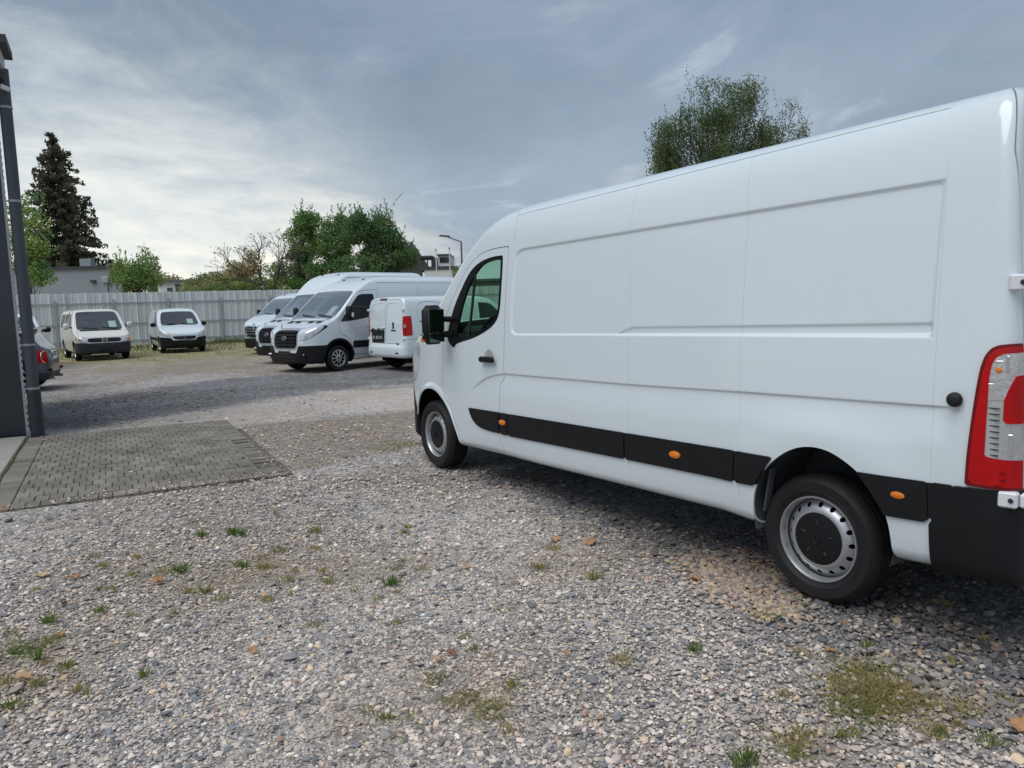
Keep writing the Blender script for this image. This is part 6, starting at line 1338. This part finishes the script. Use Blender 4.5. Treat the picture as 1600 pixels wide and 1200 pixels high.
def white_car():
    L=4.4
    side=[(.14,.25,1),(.02,.36),(0,.55),(.05,.85),(.3,1.0),(.95,1.12),(1.2,1.22),(1.80,1.65),(2.05,1.75),(2.7,1.84),(3.8,1.82),(4.1,1.74),(4.3,1.3),(4.4,.9),(4.38,.35,1),(.5,.25,1)]
    front=[(0,.2),(.80,.2),(.88,.4),(.91,.75),(.90,1.05),(.80,1.45),(.72,1.65),(.6,1.74),(.3,1.77),(0,1.78)]
    plan=[(0,0),(.02,.35),(.1,.62),(.25,.8),(.6,.92),(1.2,.97),(3.9,.97),(4.3,.85),(4.4,.7,1),(4.4,0,1)]
    ops=[('windscreen',FP(crv([(-.2,1.18,1),(.66,1.15),(.74,1.19),(.66,1.55),(.58,1.63),(-.2,1.65,1)],4),2.0),'glass_wind',-.008,.012,0,'both'),
         ('grille',FP([(-.2,.70),(.4,.70),(.45,.85),(-.2,.86)],.5),'plastic_gloss',-.01,.02,0,'both'),('headlight',FP(crv([(.5,.75),(.82,.80),(.86,.95),(.55,.90)],3),.7),'head_lamp',.004,.02,0,'sides'),
         ('front_bumper',lambda P: np.maximum.reduce([P[:,2]-.48,P[:,0]-.5]),'plastic',.015,.03,0,'both'),
         ('side_window',SP(crv([(1.4,1.15,1),(1.85,1.56),(2.1,1.62),(3.9,1.62),(4.05,1.2,1)],3),.4),'glass_dark',-.006,.01,0,'sides')]
    root,B=vehicle('white_car','white car with black mirror and roof rails behind the hatchback','car',(-14.95,22.5),(.54,-.84),side,front,plan,ops,(.85,3.55),wr=.33,rr=.21,ww=.2,arch=.39,mirrors=(1.45,1.03,1.22,.22,.16,'plastic'),inner=(1.1,1.0,1.8,.75,2.8,1.6))
    for s in (-1,1):
        mb=MB(); mb.tube([(2.0,s*.62,1.76),(2.2,s*.62,1.84),(3.6,s*.62,1.86),(3.8,s*.62,1.78)],.022,6); mb.build('roof_rail',MAT['plastic'],root,smooth=True)
white_car()
print('cars',round(time.time()-T0,1))
# ------------------------------------------------------------------ weeds and fallen leaves
def tuft(px,py,label,n,h,spread,green,group,flat=.5,raw=False):
    x,y=gp(px,py); B=np.stack([rng.normal(0,spread,n),rng.normal(0,spread,n),np.zeros(n)],1); a=rng.uniform(0,6.28,n); hh=h*rng.uniform(.5,1.2,n)
    out=B[:,:2]*(.5 if spread<.022 else .1)+rng.normal(0,flat*h*(.7 if spread<.03 else 1.5),(n,2)); hh=hh*(1. if spread<.03 else .6); tip=B+np.stack([out[:,0],out[:,1],hh],1); mid=B*.45+tip*.55; mid[:,2]+=hh*.18; s=np.stack([np.cos(a),np.sin(a),0*a],1)*(.0017+.0010*green)
    V=np.stack([B-s,B+s,mid+s*1.3,tip,mid-s*1.3],1).reshape(-1,3); g=np.clip(green+rng.normal(0,.22,(n,1)),0,1); c=(np.array([.14,.24,.055])*g+np.array([.48,.38,.17])*(1-g))*(1+rng.normal(0,.18,(n,1)))
    if raw: return V+[x,y,-.004],np.repeat(np.clip(c,.01,.7),5,0)
    o=mesh('weed_tuft',V,np.arange(5*n).reshape(n,5),LEAF,col=np.repeat(np.clip(c,.01,.7),5,0),loc=(x,y,-.004)); o.rotation_euler=(0,0,rng.uniform(0,6)); tag(o,label,'weed',group)
GT='weed tufts in the gravel'
for px,py,lab,n,h,s,g in ((365,834,'upright green weed, left of a close pair near the paving',46,.055,.016,.95),(378,836,'upright green weed, right of a close pair near the paving',40,.05,.014,.9),(314,837,'small green weed left of the close pair',34,.045,.013,.9),
    (283,893,'bright green tuft beside the large curled leaf',60,.05,.02,1.),(380,885,'bright green tuft right of the large curled leaf',44,.04,.016,1.),(610,913,'isolated green tuft in the middle of the gravel',60,.05,.018,1.),(494,831,'yellowish tuft nearest the front wheel side of the gravel',60,.04,.026,.35),
    (32,1016,'low bright green weed patch at the left edge',120,.03,.045,1.),(75,973,'short green tuft above the left edge weed patch',40,.04,.015,.9),(58,1030,'tall thin green weed under the left edge patch',24,.06,.008,.9),(1085,1016,'small green tuft below the rear wheel',44,.03,.018,.95),(970,1032,'brown dry tuft left of the small green tuft',80,.03,.03,.05),
    (1375,1085,'large yellow dry grass patch at the lower right',700,.045,.085,.12),(1345,1105,'grey green low grass in front of the dry patch',420,.03,.075,.6),(1360,1050,'green tinged grass strip behind the dry patch',300,.03,.08,.5),(1500,1110,'small straw coloured tuft right of the dry patch',90,.04,.05,.2),
    (1240,1160,'rusty dry tuft near the bottom edge at the right',120,.03,.05,.03),(1200,965,'yellow green weed just in front of the rear wheel',70,.03,.03,.6),(1165,1192,'green tuft cut by the bottom edge at the right',50,.05,.025,.95),(765,1112,'olive dry tuft near the bottom centre',120,.035,.035,.4),(720,1095,'straw tuft left of the olive tuft',90,.03,.035,.15),(225,1055,'lone tiny green sprout at the lower left',26,.03,.012,.8),
    (865,857,'faded dry tuft under the paired brown leaves',60,.03,.02,.2),(928,903,'yellowish dry tuft below the paired leaves',70,.04,.02,.25),(845,888,'straw tuft left below the paired leaves',60,.035,.02,.3),(640,695,'green grass clump beside the front wheel',120,.05,.10,.6),(612,702,'low grass clump left of the front wheel clump',90,.04,.09,.55)):
    tuft(px,py,lab,n,h,s,g,GT)
TV=[];TC=[]
for k in range(90):
    zone=rng.choice(4,p=[.42,.22,.18,.18])
    px,py=[(rng.uniform(140,660),rng.normal(890,45)),(rng.uniform(0,160),rng.normal(1030,50)),(rng.uniform(560,800),rng.normal(1070,60)),(rng.uniform(1150,1580),rng.normal(1080,50))][zone]
    if 800<py<1195:
        a_,b_=tuft(px,py,'',int(rng.uniform(16,46)),rng.uniform(.018,.035),rng.uniform(.010,.024),rng.uniform(0,.7),'',.7,True); TV.append(a_); TC.append(b_)
TV=np.vstack(TV); o=mesh('tiny_weeds',TV,np.arange(len(TV)).reshape(-1,5),LEAF,col=np.vstack(TC)); tag(o,'tiny dry weeds sprouting among the gravel stones','weeds',kind='stuff')
pm('dead_leaf',(.40,.21,.10),.7,var=.30,vscale=25,bump=.3,bscale=80); pm('dead_leaf_pale',(.50,.33,.19),.7,var=.25,vscale=25); pm('dead_leaf_dark',(.22,.11,.065),.75,var=.3,vscale=25)
def fallen(px,py,size,curl,rz,lab,mat='dead_leaf'):
    x,y=gp(px,py); ol=crv([(0,-.55,1),(.10,-.30),(.45,-.36),(.36,-.12),(.58,.12,1),(.30,.16),(.28,.42,1),(.10,.34),(0,.62,1),(-.12,.34),(-.30,.42,1),(-.30,.15),(-.56,.08,1),(-.36,-.12),(-.46,-.34),(-.10,-.30)],3)
    n=len(ol); V=[];F=[]
    for k,f in enumerate((0,.35,.7,1.)):
        for q in ol: V.append((q[0]*f,q[1]*f,curl*((abs(q[0])*f)**1.5*.9+.25*math.sin(5*q[1]*f)*.3)+.03*math.sin(9*q[0]*f+3*q[1]*f)))
    for k in range(3):
        for i in range(n): F.append((k*n+i,k*n+(i+1)%n,(k+1)*n+(i+1)%n,(k+1)*n+i))
    m=len(V); V+=[(a,b,c-.012) for a,b,c in V[:m]]; F+=[tuple(i+m for i in f[::-1]) for f in F[:]]; F+=[(3*n+i,3*n+(i+1)%n,m+3*n+(i+1)%n,m+3*n+i) for i in range(n)]
    o=mesh('fallen_leaf',np.array(V)*size,[F],MAT[mat],smooth=True,loc=(x,y,.012)); o.rotation_euler=(rng.normal(0,.15),rng.normal(0,.15),rz); tag(o,lab,'leaf','fallen brown leaves')
for a in ((248,911,.085,1.0,2.2,'large orange brown curled leaf left of centre'),(67,900,.095,.5,.6,'pale brown leaf nearest the left edge','dead_leaf_pale'),(114,904,.08,.5,1.4,'flat brown leaf right of the leftmost leaf'),(97,945,.06,.6,3.,'small brown leaf below the two leftmost leaves'),
    (866,845,.085,.9,.4,'brown crumpled leaf, left of a pair before the van'),(923,849,.10,.8,2.7,'brown crumpled leaf, right of a pair before the van'),(1086,907,.07,.8,1.,'brown leaf in front of the rear wheel'),(38,1061,.09,.6,2.,'dry pale leaf at the lower left edge','dead_leaf_pale'),(1592,1138,.075,.8,.3,'orange leaf at the lower right edge'),(706,1024,.05,.9,1.,'small dark leaf in the lower centre','dead_leaf_dark'),
    (684,1033,.05,.5,2.,'small pale leaf beside the dark one','dead_leaf_pale'),(395,1019,.05,.6,.2,'faded orange leaf scrap in the lower left gravel'),(1298,1021,.055,.8,1.2,'brown leaf behind the large dry grass patch'),(96,993,.05,.5,.8,'rust coloured leaf scrap above the green weed patch'),(412,932,.05,.4,.9,'thin tan leaf scrap right of the curled leaf','dead_leaf_pale'),(728,887,.045,.5,.9,'tiny orange leaf scrap in the middle distance'),(908,802,.04,.4,.3,'tiny yellow leaf scrap in the van shade','dead_leaf_pale'),(974,828,.045,.4,.5,'pale yellow leaf scrap close to the van','dead_leaf_pale'),(885,1023,.04,.4,1.5,'thin brown leaf scrap near the bottom centre')):
    fallen(*a)
for px,py,c,lab in ((380,714,1,'dark stray stone on the paving near its right border'),(215,715,0,'pale stray stone near the middle of the paving'),(205,736,0,'pale stray stone just below the middle of the paving'),(145,769,0,'pale stray stone close to the front edge of the paving'),(405,727,1,'dark stray stone close to the right end of the paving')):
    x,y=gp(px,py,.03); mb=MB(); V=ICO*np.array([.022,.016,.008])*(1+rng.normal(0,.12,(12,1))); mb.add(V,ICF.tolist()); o=mb.build('stray_stone',pm('stray%d'%px,(.6,.58,.54) if c==0 else (.08,.085,.09),.85)); o.location=(x,y,.023); tag(o,lab,'stone','stray stones on the paving')
print('total',round(time.time()-T0,1), sum(len(m.polygons) for m in bpy.data.meshes))
